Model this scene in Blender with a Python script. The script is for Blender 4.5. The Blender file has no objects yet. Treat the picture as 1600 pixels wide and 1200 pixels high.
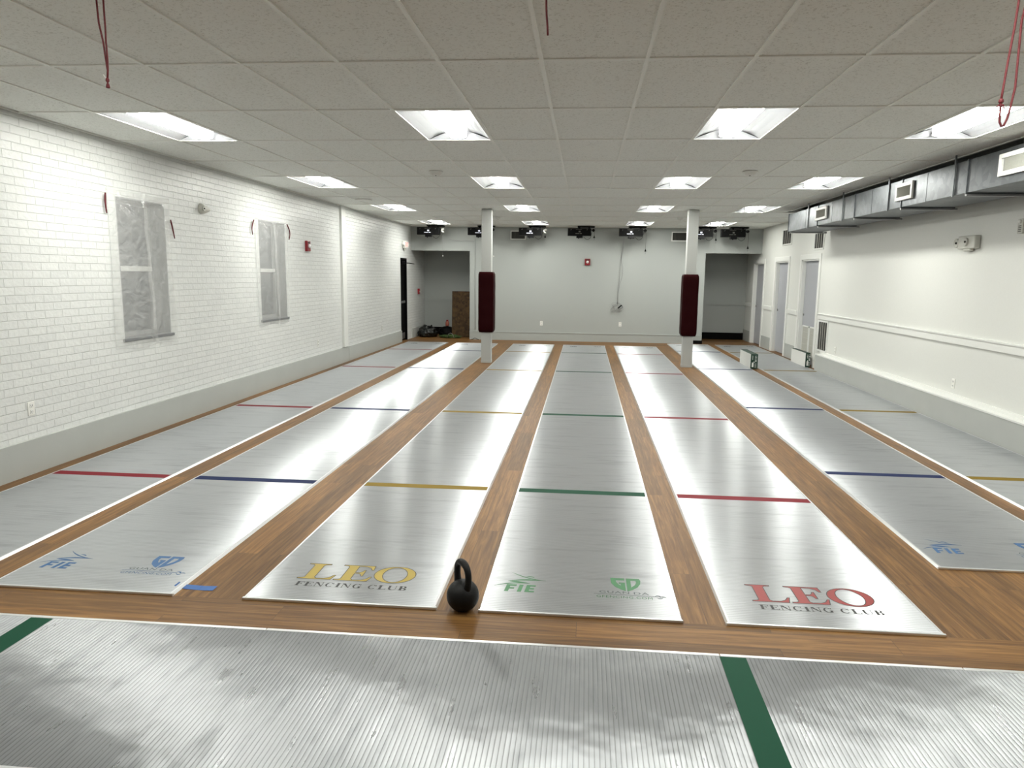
import bpy, bmesh, math, random
from mathutils import Vector, Matrix, noise
random.seed(7)
PI = math.pi
scene = bpy.context.scene
C = scene.collection

# ------------------------------------------------------------------ camera, world, exposure
cam_data = bpy.data.cameras.new('camera')
cam = bpy.data.objects.new('camera', cam_data); C.objects.link(cam); scene.camera = cam
F_PX, CX, CY = 1101.756, 817.038, 595.992
YAW, PITCH, ROLL = -0.0852, 0.1491, 0.0128
CAM_H = 1.70
def cam_matrix():
    cy, sy = math.cos(YAW), math.sin(YAW)
    f = Vector((sy, cy, 0)); r = Vector((cy, -sy, 0)); u = Vector((0, 0, 1))
    cp, sp = math.cos(PITCH), math.sin(PITCH)
    f2 = f*cp - u*sp; u2 = u*cp + f*sp
    cr, sr = math.cos(ROLL), math.sin(ROLL)
    r3 = r*cr + u2*sr; u3 = u2*cr - r*sr
    m = Matrix.Identity(4)
    for i in range(3):
        m[i][0] = r3[i]; m[i][1] = u3[i]; m[i][2] = -f2[i]
    m[2][3] = CAM_H
    return m
cam.matrix_world = cam_matrix()   # photograph's viewpoint, eye height 1.7 m
cam_data.sensor_width = 36.0
cam_data.lens = F_PX/1600*36
cam_data.shift_x = (800-CX)/1600
cam_data.shift_y = (CY-600)/1600
cam_data.clip_start = 0.05; cam_data.clip_end = 200

world = bpy.data.worlds.new('night'); scene.world = world; world.use_nodes = True
world.node_tree.nodes['Background'].inputs[0].default_value = (0.01, 0.012, 0.018, 1)
world.node_tree.nodes['Background'].inputs[1].default_value = 1.0
scene.view_settings.view_transform = 'Standard'
scene.view_settings.look = 'None'
scene.view_settings.gamma = 1.0
scene.view_settings.use_curve_mapping = False
scene.view_settings.exposure = 2.14
LAMP = 19.0          # radiance of the troffer lenses
try:
    scene.cycles.use_denoising = True
    scene.cycles.max_bounces = 10
    scene.cycles.diffuse_bounces = 6
    scene.cycles.glossy_bounces = 4
    scene.cycles.transparent_max_bounces = 8
    scene.cycles.sample_clamp_indirect = 15.0
    scene.cycles.caustics_reflective = False
except Exception:
    pass

# ------------------------------------------------------------------ room measures (metres)
H = 2.943
XL, XR = -4.60, 4.45
YB, YF = 18.6, -3.5
YA = 20.15                      # back of the two alcoves
TX = lambda i: -3.335 + .61*i   # ceiling grid
TY = lambda j: 4.334 + 1.22*j

# ------------------------------------------------------------------ materials
def new_mat(name):
    m = bpy.data.materials.new(name); m.use_nodes = True
    return m, m.node_tree, m.node_tree.nodes['Principled BSDF']
def N(nt, kind, **kw):
    n = nt.nodes.new(kind)
    for k, v in kw.items():
        if k in n.inputs.keys() if isinstance(k, str) else False: n.inputs[k].default_value = v
        else: setattr(n, k, v)
    return n
def L(nt, a, b): nt.links.new(a, b)
def plain(name, col, rough=.5, metal=0, bump=0, scale=60, spec=.5, coat=0, emit=None, var=0):
    m, nt, b = new_mat(name)
    b.inputs['Base Color'].default_value = (*col, 1)
    b.inputs['Roughness'].default_value = rough
    b.inputs['Metallic'].default_value = metal
    b.inputs['Specular IOR Level'].default_value = spec
    b.inputs['Coat Weight'].default_value = coat
    if emit:
        b.inputs['Emission Color'].default_value = (*emit[0], 1)
        b.inputs['Emission Strength'].default_value = emit[1]
    tc = N(nt, 'ShaderNodeTexCoord')
    nz = N(nt, 'ShaderNodeTexNoise'); nz.inputs['Scale'].default_value = scale; nz.inputs['Detail'].default_value = 4
    L(nt, tc.outputs['Object'], nz.inputs['Vector'])
    if bump:
        bp = N(nt, 'ShaderNodeBump'); bp.inputs['Strength'].default_value = bump; bp.inputs['Distance'].default_value = .01
        L(nt, nz.outputs['Fac'], bp.inputs['Height']); L(nt, bp.outputs['Normal'], b.inputs['Normal'])
    v = var or .04
    mx = N(nt, 'ShaderNodeMix', data_type='RGBA')
    mx.inputs[6].default_value = (*[c*(1-v) for c in col], 1); mx.inputs[7].default_value = (*[min(1, c*(1+v)) for c in col], 1)
    L(nt, nz.outputs['Fac'], mx.inputs[0]); L(nt, mx.outputs[2], b.inputs['Base Color'])
    return m

def sep(nt, sock):
    s = N(nt, 'ShaderNodeSeparateXYZ'); L(nt, sock, s.inputs[0]); return s
def comb(nt, a, b, c=None):
    s = N(nt, 'ShaderNodeCombineXYZ'); L(nt, a, s.inputs[0]); L(nt, b, s.inputs[1])
    if c: L(nt, c, s.inputs[2])
    return s

def brick_mat():
    m, nt, b = new_mat('white_painted_brick')
    g = N(nt, 'ShaderNodeTexCoord'); s = sep(nt, g.outputs['Object'])
    v = comb(nt, s.outputs['Y'], s.outputs['Z'])
    wob = N(nt, 'ShaderNodeTexNoise'); wob.inputs['Scale'].default_value = 5
    L(nt, g.outputs['Object'], wob.inputs['Vector'])
    va = N(nt, 'ShaderNodeVectorMath', operation='MULTIPLY_ADD')
    L(nt, wob.outputs['Color'], va.inputs[0]); va.inputs[1].default_value = (.008, .006, 0); L(nt, v.outputs[0], va.inputs[2])
    br = N(nt, 'ShaderNodeTexBrick'); br.offset = .5; br.squash = 1
    br.inputs['Scale'].default_value = 1; br.inputs['Brick Width'].default_value = .203; br.inputs['Row Height'].default_value = .0677
    br.inputs['Mortar Size'].default_value = .0042; br.inputs['Mortar Smooth'].default_value = .55
    br.inputs['Bias'].default_value = 0
    L(nt, va.outputs[0], br.inputs['Vector'])
    br.inputs['Color1'].default_value = (.66, .675, .665, 1); br.inputs['Color2'].default_value = (.70, .715, .70, 1)
    br.inputs['Mortar'].default_value = (.63, .645, .63, 1)
    L(nt, br.outputs['Color'], b.inputs['Base Color'])
    nz = N(nt, 'ShaderNodeTexNoise'); nz.inputs['Scale'].default_value = 28; nz.inputs['Detail'].default_value = 5
    L(nt, g.outputs['Object'], nz.inputs['Vector'])
    inv = N(nt, 'ShaderNodeMath', operation='MULTIPLY_ADD'); L(nt, br.outputs['Fac'], inv.inputs[0]); inv.inputs[1].default_value = -1.0
    L(nt, nz.outputs['Fac'], inv.inputs[2])
    bp = N(nt, 'ShaderNodeBump'); bp.inputs['Strength'].default_value = .85; bp.inputs['Distance'].default_value = .006
    L(nt, inv.outputs[0], bp.inputs['Height']); L(nt, bp.outputs['Normal'], b.inputs['Normal'])
    b.inputs['Roughness'].default_value = .30
    return m

def ceiling_mat():
    m, nt, b = new_mat('speckled_ceiling_tile')
    g = N(nt, 'ShaderNodeTexCoord')
    n1 = N(nt, 'ShaderNodeTexNoise'); n1.inputs['Scale'].default_value = 70; n1.inputs['Detail'].default_value = 3; n1.inputs['Roughness'].default_value = .7
    L(nt, g.outputs['Object'], n1.inputs['Vector'])
    r = N(nt, 'ShaderNodeValToRGB'); L(nt, n1.outputs['Fac'], r.inputs[0])
    r.color_ramp.elements[0].position = .34; r.color_ramp.elements[0].color = (.68, .69, .65, 1)
    r.color_ramp.elements[1].position = .45; r.color_ramp.elements[1].color = (.93, .95, .92, 1)
    L(nt, r.outputs[0], b.inputs['Base Color'])
    bp = N(nt, 'ShaderNodeBump'); bp.inputs['Strength'].default_value = .5; bp.inputs['Distance'].default_value = .004
    L(nt, n1.outputs['Fac'], bp.inputs['Height']); L(nt, bp.outputs['Normal'], b.inputs['Normal'])
    b.inputs['Roughness'].default_value = .95; b.inputs['Specular IOR Level'].default_value = .1
    return m

def wood_mat(name, along):
    m, nt, b = new_mat(name)
    g = N(nt, 'ShaderNodeTexCoord'); s = sep(nt, g.outputs['Object'])
    a, w = (s.outputs['X'], s.outputs['Y']) if along == 'X' else (s.outputs['Y'], s.outputs['X'])
    v = comb(nt, a, w)
    br = N(nt, 'ShaderNodeTexBrick'); br.offset = .37; br.offset_frequency = 2; br.squash = 1
    br.inputs['Scale'].default_value = 1; br.inputs['Brick Width'].default_value = 1.5; br.inputs['Row Height'].default_value = .15 if along == 'X' else .13
    br.inputs['Mortar Size'].default_value = .0011; br.inputs['Mortar Smooth'].default_value = .2; br.inputs['Bias'].default_value = 0
    br.inputs['Color1'].default_value = (0, 0, 0, 1); br.inputs['Color2'].default_value = (1, 1, 1, 1); br.inputs['Mortar'].default_value = (.5, .5, .5, 1)
    L(nt, v.outputs[0], br.inputs['Vector'])
    # grain: noise stretched along the board, shifted per board
    add = N(nt, 'ShaderNodeVectorMath', operation='MULTIPLY_ADD')
    L(nt, br.outputs['Color'], add.inputs[0]); add.inputs[1].default_value = (7, 3, 5); L(nt, v.outputs[0], add.inputs[2])
    sc = N(nt, 'ShaderNodeVectorMath', operation='MULTIPLY'); L(nt, add.outputs[0], sc.inputs[0]); sc.inputs[1].default_value = (1.6, 34, 1)
    gr = N(nt, 'ShaderNodeTexNoise'); gr.inputs['Scale'].default_value = 1.5; gr.inputs['Detail'].default_value = 7; gr.inputs['Roughness'].default_value = .65; gr.inputs['Distortion'].default_value = .4
    L(nt, sc.outputs[0], gr.inputs['Vector'])
    r = N(nt, 'ShaderNodeValToRGB'); L(nt, gr.outputs['Fac'], r.inputs[0])
    e = r.color_ramp.elements
    e[0].position = .30; e[0].color = (.085, .038, .012, 1)
    e[1].position = .68; e[1].color = (.24, .125, .040, 1)
    x = e.new(.5); x.color = (.152, .075, .023, 1)
    hv = N(nt, 'ShaderNodeHueSaturation'); L(nt, r.outputs[0], hv.inputs['Color'])
    mr = N(nt, 'ShaderNodeMapRange'); L(nt, br.outputs['Color'], mr.inputs[0]); mr.inputs[3].default_value = .72; mr.inputs[4].default_value = 1.22
    L(nt, mr.outputs[0], hv.inputs['Value'])
    mm = N(nt, 'ShaderNodeMix', data_type='RGBA'); L(nt, br.outputs['Fac'], mm.inputs[0]); L(nt, hv.outputs[0], mm.inputs[6]); mm.inputs[7].default_value = (.05, .03, .018, 1)
    L(nt, mm.outputs[2], b.inputs['Base Color'])
    bp = N(nt, 'ShaderNodeBump'); bp.inputs['Strength'].default_value = .25; bp.inputs['Distance'].default_value = .002
    mu = N(nt, 'ShaderNodeMath', operation='MULTIPLY_ADD'); L(nt, br.outputs['Fac'], mu.inputs[0]); mu.inputs[1].default_value = -1; L(nt, gr.outputs['Fac'], mu.inputs[2])
    L(nt, mu.outputs[0], bp.inputs['Height']); L(nt, bp.outputs['Normal'], b.inputs['Normal'])
    b.inputs['Roughness'].default_value = .42
    b.inputs['Specular IOR Level'].default_value = .2
    return m

def alu_mat(name, grooves):
    """ribbed aluminium; grooves run along the given axis, so the sheen stretches across them"""
    m, nt, b = new_mat(name)
    g = N(nt, 'ShaderNodeTexCoord'); s = sep(nt, g.outputs['Object'])
    across = s.outputs['Y'] if grooves == 'X' else s.outputs['X']
    ph = N(nt, 'ShaderNodeMath', operation='MULTIPLY'); L(nt, across, ph.inputs[0]); ph.inputs[1].default_value = PI/.019
    sn = N(nt, 'ShaderNodeMath', operation='SINE'); L(nt, ph.outputs[0], sn.inputs[0])
    pw = N(nt, 'ShaderNodeMath', operation='ABSOLUTE'); L(nt, sn.outputs[0], pw.inputs[0])
    p2 = N(nt, 'ShaderNodeMath', operation='POWER'); L(nt, pw.outputs[0], p2.inputs[0]); p2.inputs[1].default_value = .45
    st = N(nt, 'ShaderNodeVectorMath', operation='MULTIPLY'); L(nt, g.outputs['Object'], st.inputs[0])
    st.inputs[1].default_value = (1.2, 9, 1) if grooves == 'X' else (9, 1.6, 1)
    n1 = N(nt, 'ShaderNodeTexNoise'); n1.inputs['Scale'].default_value = 1.6; n1.inputs['Detail'].default_value = 6; n1.inputs['Roughness'].default_value = .6
    L(nt, st.outputs[0], n1.inputs['Vector'])
    n2 = N(nt, 'ShaderNodeTexNoise'); n2.inputs['Scale'].default_value = 2.6 if grooves == 'Y' else 1.3; n2.inputs['Detail'].default_value = 3
    L(nt, g.outputs['Object'], n2.inputs['Vector'])
    r = N(nt, 'ShaderNodeValToRGB'); L(nt, n1.outputs['Fac'], r.inputs[0])
    e = r.color_ramp.elements
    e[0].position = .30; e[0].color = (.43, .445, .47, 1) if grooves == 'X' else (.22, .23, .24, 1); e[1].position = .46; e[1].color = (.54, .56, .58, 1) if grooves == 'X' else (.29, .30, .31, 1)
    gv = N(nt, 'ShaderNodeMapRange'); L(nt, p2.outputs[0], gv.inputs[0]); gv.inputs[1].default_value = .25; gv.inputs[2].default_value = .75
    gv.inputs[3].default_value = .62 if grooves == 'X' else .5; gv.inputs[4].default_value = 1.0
    hv = N(nt, 'ShaderNodeHueSaturation'); L(nt, r.outputs[0], hv.inputs['Color']); L(nt, gv.outputs[0], hv.inputs['Value'])
    L(nt, hv.outputs[0], b.inputs['Base Color'])
    ro = N(nt, 'ShaderNodeMapRange'); L(nt, n1.outputs['Fac'], ro.inputs[0]); ro.inputs[1].default_value = .3; ro.inputs[2].default_value = .7
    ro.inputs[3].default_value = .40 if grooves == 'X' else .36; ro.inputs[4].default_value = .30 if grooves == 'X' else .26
    L(nt, ro.outputs[0], b.inputs['Roughness'])
    b.inputs['Metallic'].default_value = .70 if grooves == 'X' else .7
    b.inputs['Anisotropic'].default_value = 1.0
    tg = N(nt, 'ShaderNodeCombineXYZ')
    tg.inputs[0 if grooves == 'Y' else 1].default_value = 1
    L(nt, tg.outputs[0], b.inputs['Tangent'])
    b1 = N(nt, 'ShaderNodeBump'); b1.inputs['Strength'].default_value = .6; b1.inputs['Distance'].default_value = .0018
    L(nt, p2.outputs[0], b1.inputs['Height'])
    b2 = N(nt, 'ShaderNodeBump'); b2.inputs['Strength'].default_value = .50 if grooves == 'Y' else .14; b2.inputs['Distance'].default_value = .016 if grooves == 'Y' else .012
    L(nt, n2.outputs['Fac'], b2.inputs['Height']); L(nt, b1.outputs['Normal'], b2.inputs['Normal'])
    L(nt, b2.outputs['Normal'], b.inputs['Normal'])
    return m

def film_mat():
    m, nt, b = new_mat('clear_plastic_film')
    out = nt.nodes['Material Output']
    b.inputs['Base Color'].default_value = (.82, .83, .82, 1); b.inputs['Roughness'].default_value = .16
    b.inputs['Specular IOR Level'].default_value = .8
    g = N(nt, 'ShaderNodeTexCoord')
    nz = N(nt, 'ShaderNodeTexNoise'); nz.inputs['Scale'].default_value = 5; nz.inputs['Detail'].default_value = 2; nz.inputs['Distortion'].default_value = 2.2
    L(nt, g.outputs['Object'], nz.inputs['Vector'])
    bp = N(nt, 'ShaderNodeBump'); bp.inputs['Strength'].default_value = .7; bp.inputs['Distance'].default_value = .03
    L(nt, nz.outputs['Fac'], bp.inputs['Height']); L(nt, bp.outputs['Normal'], b.inputs['Normal'])
    tr = N(nt, 'ShaderNodeBsdfTransparent')
    fr = N(nt, 'ShaderNodeMapRange'); L(nt, nz.outputs['Fac'], fr.inputs[0]); fr.inputs[1].default_value = .3; fr.inputs[2].default_value = .75
    fr.inputs[3].default_value = .17; fr.inputs[4].default_value = .25
    mx = N(nt, 'ShaderNodeMixShader'); L(nt, fr.outputs[0], mx.inputs[0]); L(nt, tr.outputs[0], mx.inputs[1]); L(nt, b.outputs[0], mx.inputs[2])
    L(nt, mx.outputs[0], out.inputs['Surface'])
    return m

def osb_mat():
    m, nt, b = new_mat('strand_board')
    g = N(nt, 'ShaderNodeTexCoord')
    v = N(nt, 'ShaderNodeTexVoronoi'); v.inputs['Scale'].default_value = 16; L(nt, g.outputs['Object'], v.inputs['Vector'])
    r = N(nt, 'ShaderNodeValToRGB'); s = sep(nt, v.outputs['Color']); L(nt, s.outputs[0], r.inputs[0])
    r.color_ramp.elements[0].color = (.032, .015, .003, 1); r.color_ramp.elements[1].color = (.08, .042, .010, 1)
    L(nt, r.outputs[0], b.inputs['Base Color']); b.inputs['Roughness'].default_value = .8
    return m

def galv_mat():
    m, nt, b = new_mat('galvanised_steel')
    g = N(nt, 'ShaderNodeTexCoord')
    v = N(nt, 'ShaderNodeTexVoronoi'); v.inputs['Scale'].default_value = 14; L(nt, g.outputs['Object'], v.inputs['Vector'])
    nz = N(nt, 'ShaderNodeTexNoise'); nz.inputs['Scale'].default_value = 3; nz.inputs['Detail'].default_value = 4; L(nt, g.outputs['Object'], nz.inputs['Vector'])
    s = sep(nt, v.outputs['Color'])
    ad = N(nt, 'ShaderNodeMath', operation='ADD'); L(nt, s.outputs[0], ad.inputs[0]); L(nt, nz.outputs['Fac'], ad.inputs[1])
    r = N(nt, 'ShaderNodeValToRGB'); mu = N(nt, 'ShaderNodeMath', operation='MULTIPLY'); L(nt, ad.outputs[0], mu.inputs[0]); mu.inputs[1].default_value = .5; L(nt, mu.outputs[0], r.inputs[0])
    r.color_ramp.elements[0].color = (.085, .092, .098, 1); r.color_ramp.elements[1].color = (.165, .176, .186, 1)
    L(nt, r.outputs[0], b.inputs['Base Color']); b.inputs['Metallic'].default_value = .85
    b.inputs['Roughness'].default_value = .42
    bp = N(nt, 'ShaderNodeBump'); bp.inputs['Strength'].default_value = .3; bp.inputs['Distance'].default_value = .02
    L(nt, nz.outputs['Fac'], bp.inputs['Height']); L(nt, bp.outputs['Normal'], b.inputs['Normal'])
    return m

M = {
 'brick': brick_mat(), 'tile': ceiling_mat(), 'wood_y': wood_mat('bamboo_boards_lengthwise', 'Y'), 'wood_x': wood_mat('bamboo_boards_crosswise', 'X'),
 'alu': alu_mat('ribbed_aluminium', 'X'), 'alu_front': alu_mat('ribbed_aluminium_front', 'Y'), 'film': film_mat(), 'osb': osb_mat(), 'galv': galv_mat(),
 'grid': plain('ceiling_grid_enamel', (.90, .91, .87), .5),
 'void': plain('dark_plenum', (.05, .05, .05), .9),
 'white_wall': plain('white_wall_paint', (.67, .68, .65), .55, bump=.05, scale=90),
 'back_wall': plain('grey_wall_paint', (.35, .37, .355), .6, bump=.05, scale=90),
 'white_trim': plain('white_trim_paint', (.74, .75, .725), .4),
 'grey_plinth': plain('grey_plinth_paint', (.41, .425, .405), .45, var=.06, scale=3),
 'grey_door': plain('grey_door_paint', (.36, .37, .40), .4),
 'black': plain('black_paint', (.002, .002, .002), .6, spec=.08),
 'black_gloss': plain('black_plastic', (.002, .002, .0025), .35, spec=.15),
 'iron': plain('black_cast_iron', (.003, .003, .003), .5, bump=.15, scale=160, spec=.22),
 'col': plain('column_paint', (.40, .41, .395), .45),
 'maroon': plain('maroon_vinyl', (.015, .0005, .0010), .55, bump=.3, scale=14, spec=.05),
 'red': plain('red_plastic', (.20, .004, .010), .35),
 'ribbon': plain('red_cord', (.085, .0015, .005), .7),
 'white_pl': plain('white_plastic', (.78, .78, .74), .35),
 'cream_pl': plain('grey_white_plastic', (.50, .50, .455), .4),
 'dark': plain('dark_slot', (.012, .012, .010), .7),
 'grille': plain('grille_shadow_grey', (.075, .074, .064), .6),  # even dark grey for blades, backings, slots and small prints
 'reflector': plain('white_enamel_reflector', (.40, .41, .43), .35),
 'lens': plain('lit_lens', (.9, .9, .9), .4, emit=((1.0, 1.0, .93), LAMP)),
 'lens_side': plain('lens_side', (.9, .9, .9), .4, emit=((1.0, 1.0, .95), LAMP*.05)),
 'chrome': plain('edge_aluminium', (.80, .81, .82), .28, metal=.85),
 'steel': plain('dull_steel', (.28, .28, .28), .4, metal=.8),
 'sill': plain('grey_sill', (.16, .165, .17), .5),
 'pane': plain('night_glass', (.085, .095, .105), .3, spec=.5),
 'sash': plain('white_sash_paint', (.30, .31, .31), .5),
 'glassy': plain('clear_dome', (.75, .75, .75), .08, spec=1),
 'bag': plain('black_bag_plastic', (.004, .005, .004), .35, bump=.5, scale=9),
 'green_cloth': plain('green_cloth', (.03, .06, .008), .8, bump=.3, scale=25),
 'pink': plain('orange_pink_plastic', (.28, .08, .05), .5),
 'box_green': plain('dark_green_card', (.002, .03, .017), .5),
 'box_white': plain('white_card', (.74, .74, .71), .55),
 'mark': plain('white_print', (.75, .78, .75), .5),
 'tape_blue': plain('blue_masking_tape', (.025, .10, .30), .6),
 'l_red': plain('red_line_paint', (.17, .010, .018), .6, spec=.15), 'l_blue': plain('navy_line_paint', (.004, .013, .065), .6, spec=.15),
 'l_yel': plain('ochre_line_paint', (.19, .125, .01), .6, spec=.15), 'l_grn': plain('green_line_paint', (.001, .050, .024), .6, spec=.15),
 'p_red': plain('red_print', (.24, .012, .010), .45), 'p_gold': plain('gold_print', (.33, .235, .015), .45),
 'p_blue': plain('blue_print', (.02, .095, .24), .45), 'p_green': plain('green_print', (.02, .15, .045), .45),
 'p_black': plain('black_print', (.004, .004, .005), .45), 'p_grey': plain('thin_grey_print', (.055, .075, .085), .45),
 'led': plain('lit_display', (.6, .6, .7), .4, emit=((.85, .85, 1), .12)),
 'exit_red': plain('lit_exit_letters', (.6, .02, .02), .4, emit=((1, .12, .1), .2)),
}

# ------------------------------------------------------------------ mesh builder
class MB:
    def __init__(self): self.bm = bmesh.new(); self.mi = 0
    def face(self, pts):
        f = self.bm.faces.new([self.bm.verts.new(p) for p in pts]); f.material_index = self.mi; return f
    def box(self, x0, x1, y0, y1, z0, z1, bev=0):
        t = bmesh.new()
        bmesh.ops.create_cube(t, size=1)
        for v in t.verts: v.co = ((x0+x1)/2 + v.co.x*(x1-x0), (y0+y1)/2 + v.co.y*(y1-y0), (z0+z1)/2 + v.co.z*(z1-z0))
        if bev: bmesh.ops.bevel(t, geom=t.edges[:], offset=bev, segments=2, affect='EDGES', profile=.5)
        self._merge(t); return self
    def _merge(self, t, mat=None, smooth=False):
        mp = {}
        for v in t.verts: mp[v] = self.bm.verts.new(mat @ v.co if mat else v.co)
        for f in t.faces:
            try:
                g = self.bm.faces.new([mp[v] for v in f.verts]); g.material_index = self.mi; g.smooth = smooth or f.smooth
            except ValueError: pass
        t.free()
    def obox(self, c, size, rot=(0, 0, 0), bev=0):
        t = bmesh.new(); bmesh.ops.create_cube(t, size=1)
        for v in t.verts: v.co = (v.co.x*size[0], v.co.y*size[1], v.co.z*size[2])
        if bev: bmesh.ops.bevel(t, geom=t.edges[:], offset=bev, segments=2, affect='EDGES', profile=.5)
        from mathutils import Euler
        self._merge(t, Matrix.Translation(c) @ Euler(rot).to_matrix().to_4x4()); return self
    def tube(self, pts, r, seg=8, cap=True, closed=False):
        pts = [Vector(p) for p in pts]; n = len(pts); rings = []
        rr = r if isinstance(r, (list, tuple)) else [r]*n
        up = Vector((0, 0, 1)); prev = None
        for i, p in enumerate(pts):
            if closed: d = pts[(i+1) % n]-pts[i-1]
            else: d = pts[min(i+1, n-1)]-pts[max(i-1, 0)]
            d.normalize()
            if prev is None:
                a = d.cross(up)
                if a.length < .05: a = d.cross(Vector((1, 0, 0)))
            else:
                a = prev - d*prev.dot(d)
            a.normalize(); prev = a; b = d.cross(a)
            rings.append([self.bm.verts.new(p + (a*math.cos(2*PI*k/seg)+b*math.sin(2*PI*k/seg))*rr[i]) for k in range(seg)])
        m = n if closed else n-1
        for i in range(m):
            A, B = rings[i], rings[(i+1) % n]
            for k in range(seg):
                f = self.bm.faces.new([A[k], A[(k+1) % seg], B[(k+1) % seg], B[k]]); f.smooth = True; f.material_index = self.mi
        if cap and not closed:
            for R_ in (rings[0][::-1], rings[-1]):
                f = self.bm.faces.new(R_); f.material_index = self.mi
        return self
    def lathe(self, prof, c=(0, 0, 0), seg=28, axis='Z'):
        c = Vector(c); rings = []
        for r, h in prof:
            ring = []
            for k in range(seg):
                a = 2*PI*k/seg; q = (r*math.cos(a), r*math.sin(a), h)
                if axis == 'X': q = (h, r*math.cos(a), r*math.sin(a))
                if axis == 'Y': q = (r*math.cos(a), h, r*math.sin(a))
                ring.append(self.bm.verts.new(c+Vector(q)))
            rings.append(ring)
        for A, B in zip(rings, rings[1:]):
            for k in range(seg):
                f = self.bm.faces.new([A[k], A[(k+1) % seg], B[(k+1) % seg], B[k]]); f.smooth = True; f.material_index = self.mi
        for R_ in (rings[0][::-1], rings[-1]):
            f = self.bm.faces.new(R_); f.material_index = self.mi
        return self
    def build(self, name, mat, parent=None, norm=True):
        if norm: bmesh.ops.recalc_face_normals(self.bm, faces=self.bm.faces[:])
        me = bpy.data.meshes.new(name); self.bm.to_mesh(me); self.bm.free()
        for mm in (mat if isinstance(mat, list) else [mat]): me.materials.append(mm)
        o = bpy.data.objects.new(name, me); C.objects.link(o)
        if parent: o.parent = parent
        return o

def empty(name, loc=(0, 0, 0)):
    o = bpy.data.objects.new(name, None); C.objects.link(o); o.location = loc; o.empty_display_size = .1
    return o
def tag(o, label, cat, group=None, kind=None):
    o['label'] = label; o['category'] = cat
    if group: o['group'] = group
    if kind: o['kind'] = kind
    return o
def thing(name, label, cat, loc=(0, 0, 0), group=None): return tag(empty(name, loc), label, cat, group)
def struct(o, label=None, cat=None):
    o['kind'] = 'structure'
    if label: o['label'] = label
    if cat: o['category'] = cat
    return o
def copy_tree(o, parent=None):
    c = o.copy(); C.objects.link(c); c.parent = parent
    for ch in [q for q in list(bpy.data.objects) if q.parent == o]: copy_tree(ch, c)
    return c
def fill2d(name, contours, z, mat, parent=None, T=lambda x, y: (x, y)):
    cu = bpy.data.curves.new(name+'_outline', 'CURVE'); cu.dimensions = '2D'; cu.fill_mode = 'BOTH'
    for ct in contours:
        sp = cu.splines.new('POLY'); sp.points.add(len(ct)-1)
        for i, p in enumerate(ct): sp.points[i].co = (*T(*p), 0, 1)
        sp.use_cyclic_u = True
    o = bpy.data.objects.new(name+'_tmp', cu); C.objects.link(o)
    me = bpy.data.meshes.new_from_object(o.evaluated_get(bpy.context.evaluated_depsgraph_get()))
    bpy.data.objects.remove(o); bpy.data.curves.remove(cu)
    for v in me.vertices: v.co.z = z
    me.materials.clear(); me.materials.append(mat)
    r = bpy.data.objects.new(name, me); C.objects.link(r)
    if parent: r.parent = parent
    return r
def text_mesh(body, size, shear=0, spacing=1.0):
    cu = bpy.data.curves.new('lettering_curve', 'FONT'); cu.body = body; cu.size = size; cu.shear = shear; cu.space_character = spacing
    cu.align_x = 'CENTER'; cu.fill_mode = 'BOTH'; cu.resolution_u = 3
    o = bpy.data.objects.new('lettering_tmp', cu); C.objects.link(o)
    me = bpy.data.meshes.new_from_object(o.evaluated_get(bpy.context.evaluated_depsgraph_get()))
    bpy.data.objects.remove(o); bpy.data.curves.remove(cu)
    return me

# ------------------------------------------------------------------ the room shell
# floor: boards run lengthwise, crosswise in the band in front of the strips and along the far wall
b = MB()
def fl(x0, x1, y0, y1, mi):
    b.mi = mi; b.face([(x0, y0, 0), (x1, y0, 0), (x1, y1, 0), (x0, y1, 0)])
fl(-4.9, 4.8, YF-.1, 2.0, 0); fl(-4.9, 4.8, 2.0, 3.35, 1); fl(-4.9, 4.8, 3.35, 17.55, 0); fl(-4.9, 4.8, 17.55, YA+.1, 1)
b.mi = 0; b.box(-4.9, 4.8, YF-.1, YA+.1, -.12, -.01)
struct(b.build('floor', [M['wood_y'], M['wood_x']], norm=False))

# ceiling tiles between the light cells
LIGHT_I = (-1, 3, 7, 10); LIGHT_J = (-2, 1, 4, 7, 10)
cells = {(i, j) for i in LIGHT_I for j in LIGHT_J}
b = MB(); zt = H + .007
def cedge(i): return max(-4.575, min(TX(i), 4.45))
for j in range(-7, 12):
    y0, y1 = max(TY(j), YF), min(TY(j+1), YB)
    for i in range(-2, 13):
        if (i, j) in cells: continue
        x0, x1 = cedge(i), cedge(i+1)
        ymid = (y0+y1)/2
        if ymid < 13.8: x1 = min(x1, 3.78)
        if x1-x0 < .01: continue
        b.box(x0+.001, x1-.001, y0+.001, y1-.001, zt, zt+.015)
struct(b.build('ceiling', M['tile']))
b = MB()
for j in range(-6, 13):
    y = TY(j)
    xe = 3.78 if y < 13.6 else 4.45
    if y < YB: b.box(-4.575, xe, y-.012, y+.012, H-.002, H+.006)
for i in range(-1, 12):
    b.box(TX(i)-.012, TX(i)+.012, YF, YB, H-.001, H+.0065)
b.box(3.76, 3.785, YF, 13.75, H-.004, H+.03)
b.box(3.76, 4.45, 13.745, 13.77, H-.004, H+.03)
b.box(-4.59, -4.57, YF, YB, H-.002, H+.03)
b.box(-4.575, 4.45, YB-.02, YB, H-.004, H+.008)
struct(b.build('ceiling_grid', M['grid']), 'white metal grid holding the ceiling tiles', 'ceiling grid')
b = MB(); b.box(XL-.1, XR+.1, YF-.1, YA+.2, 3.45, 3.6)
struct(b.build('ceiling_roof', M['void']))

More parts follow.
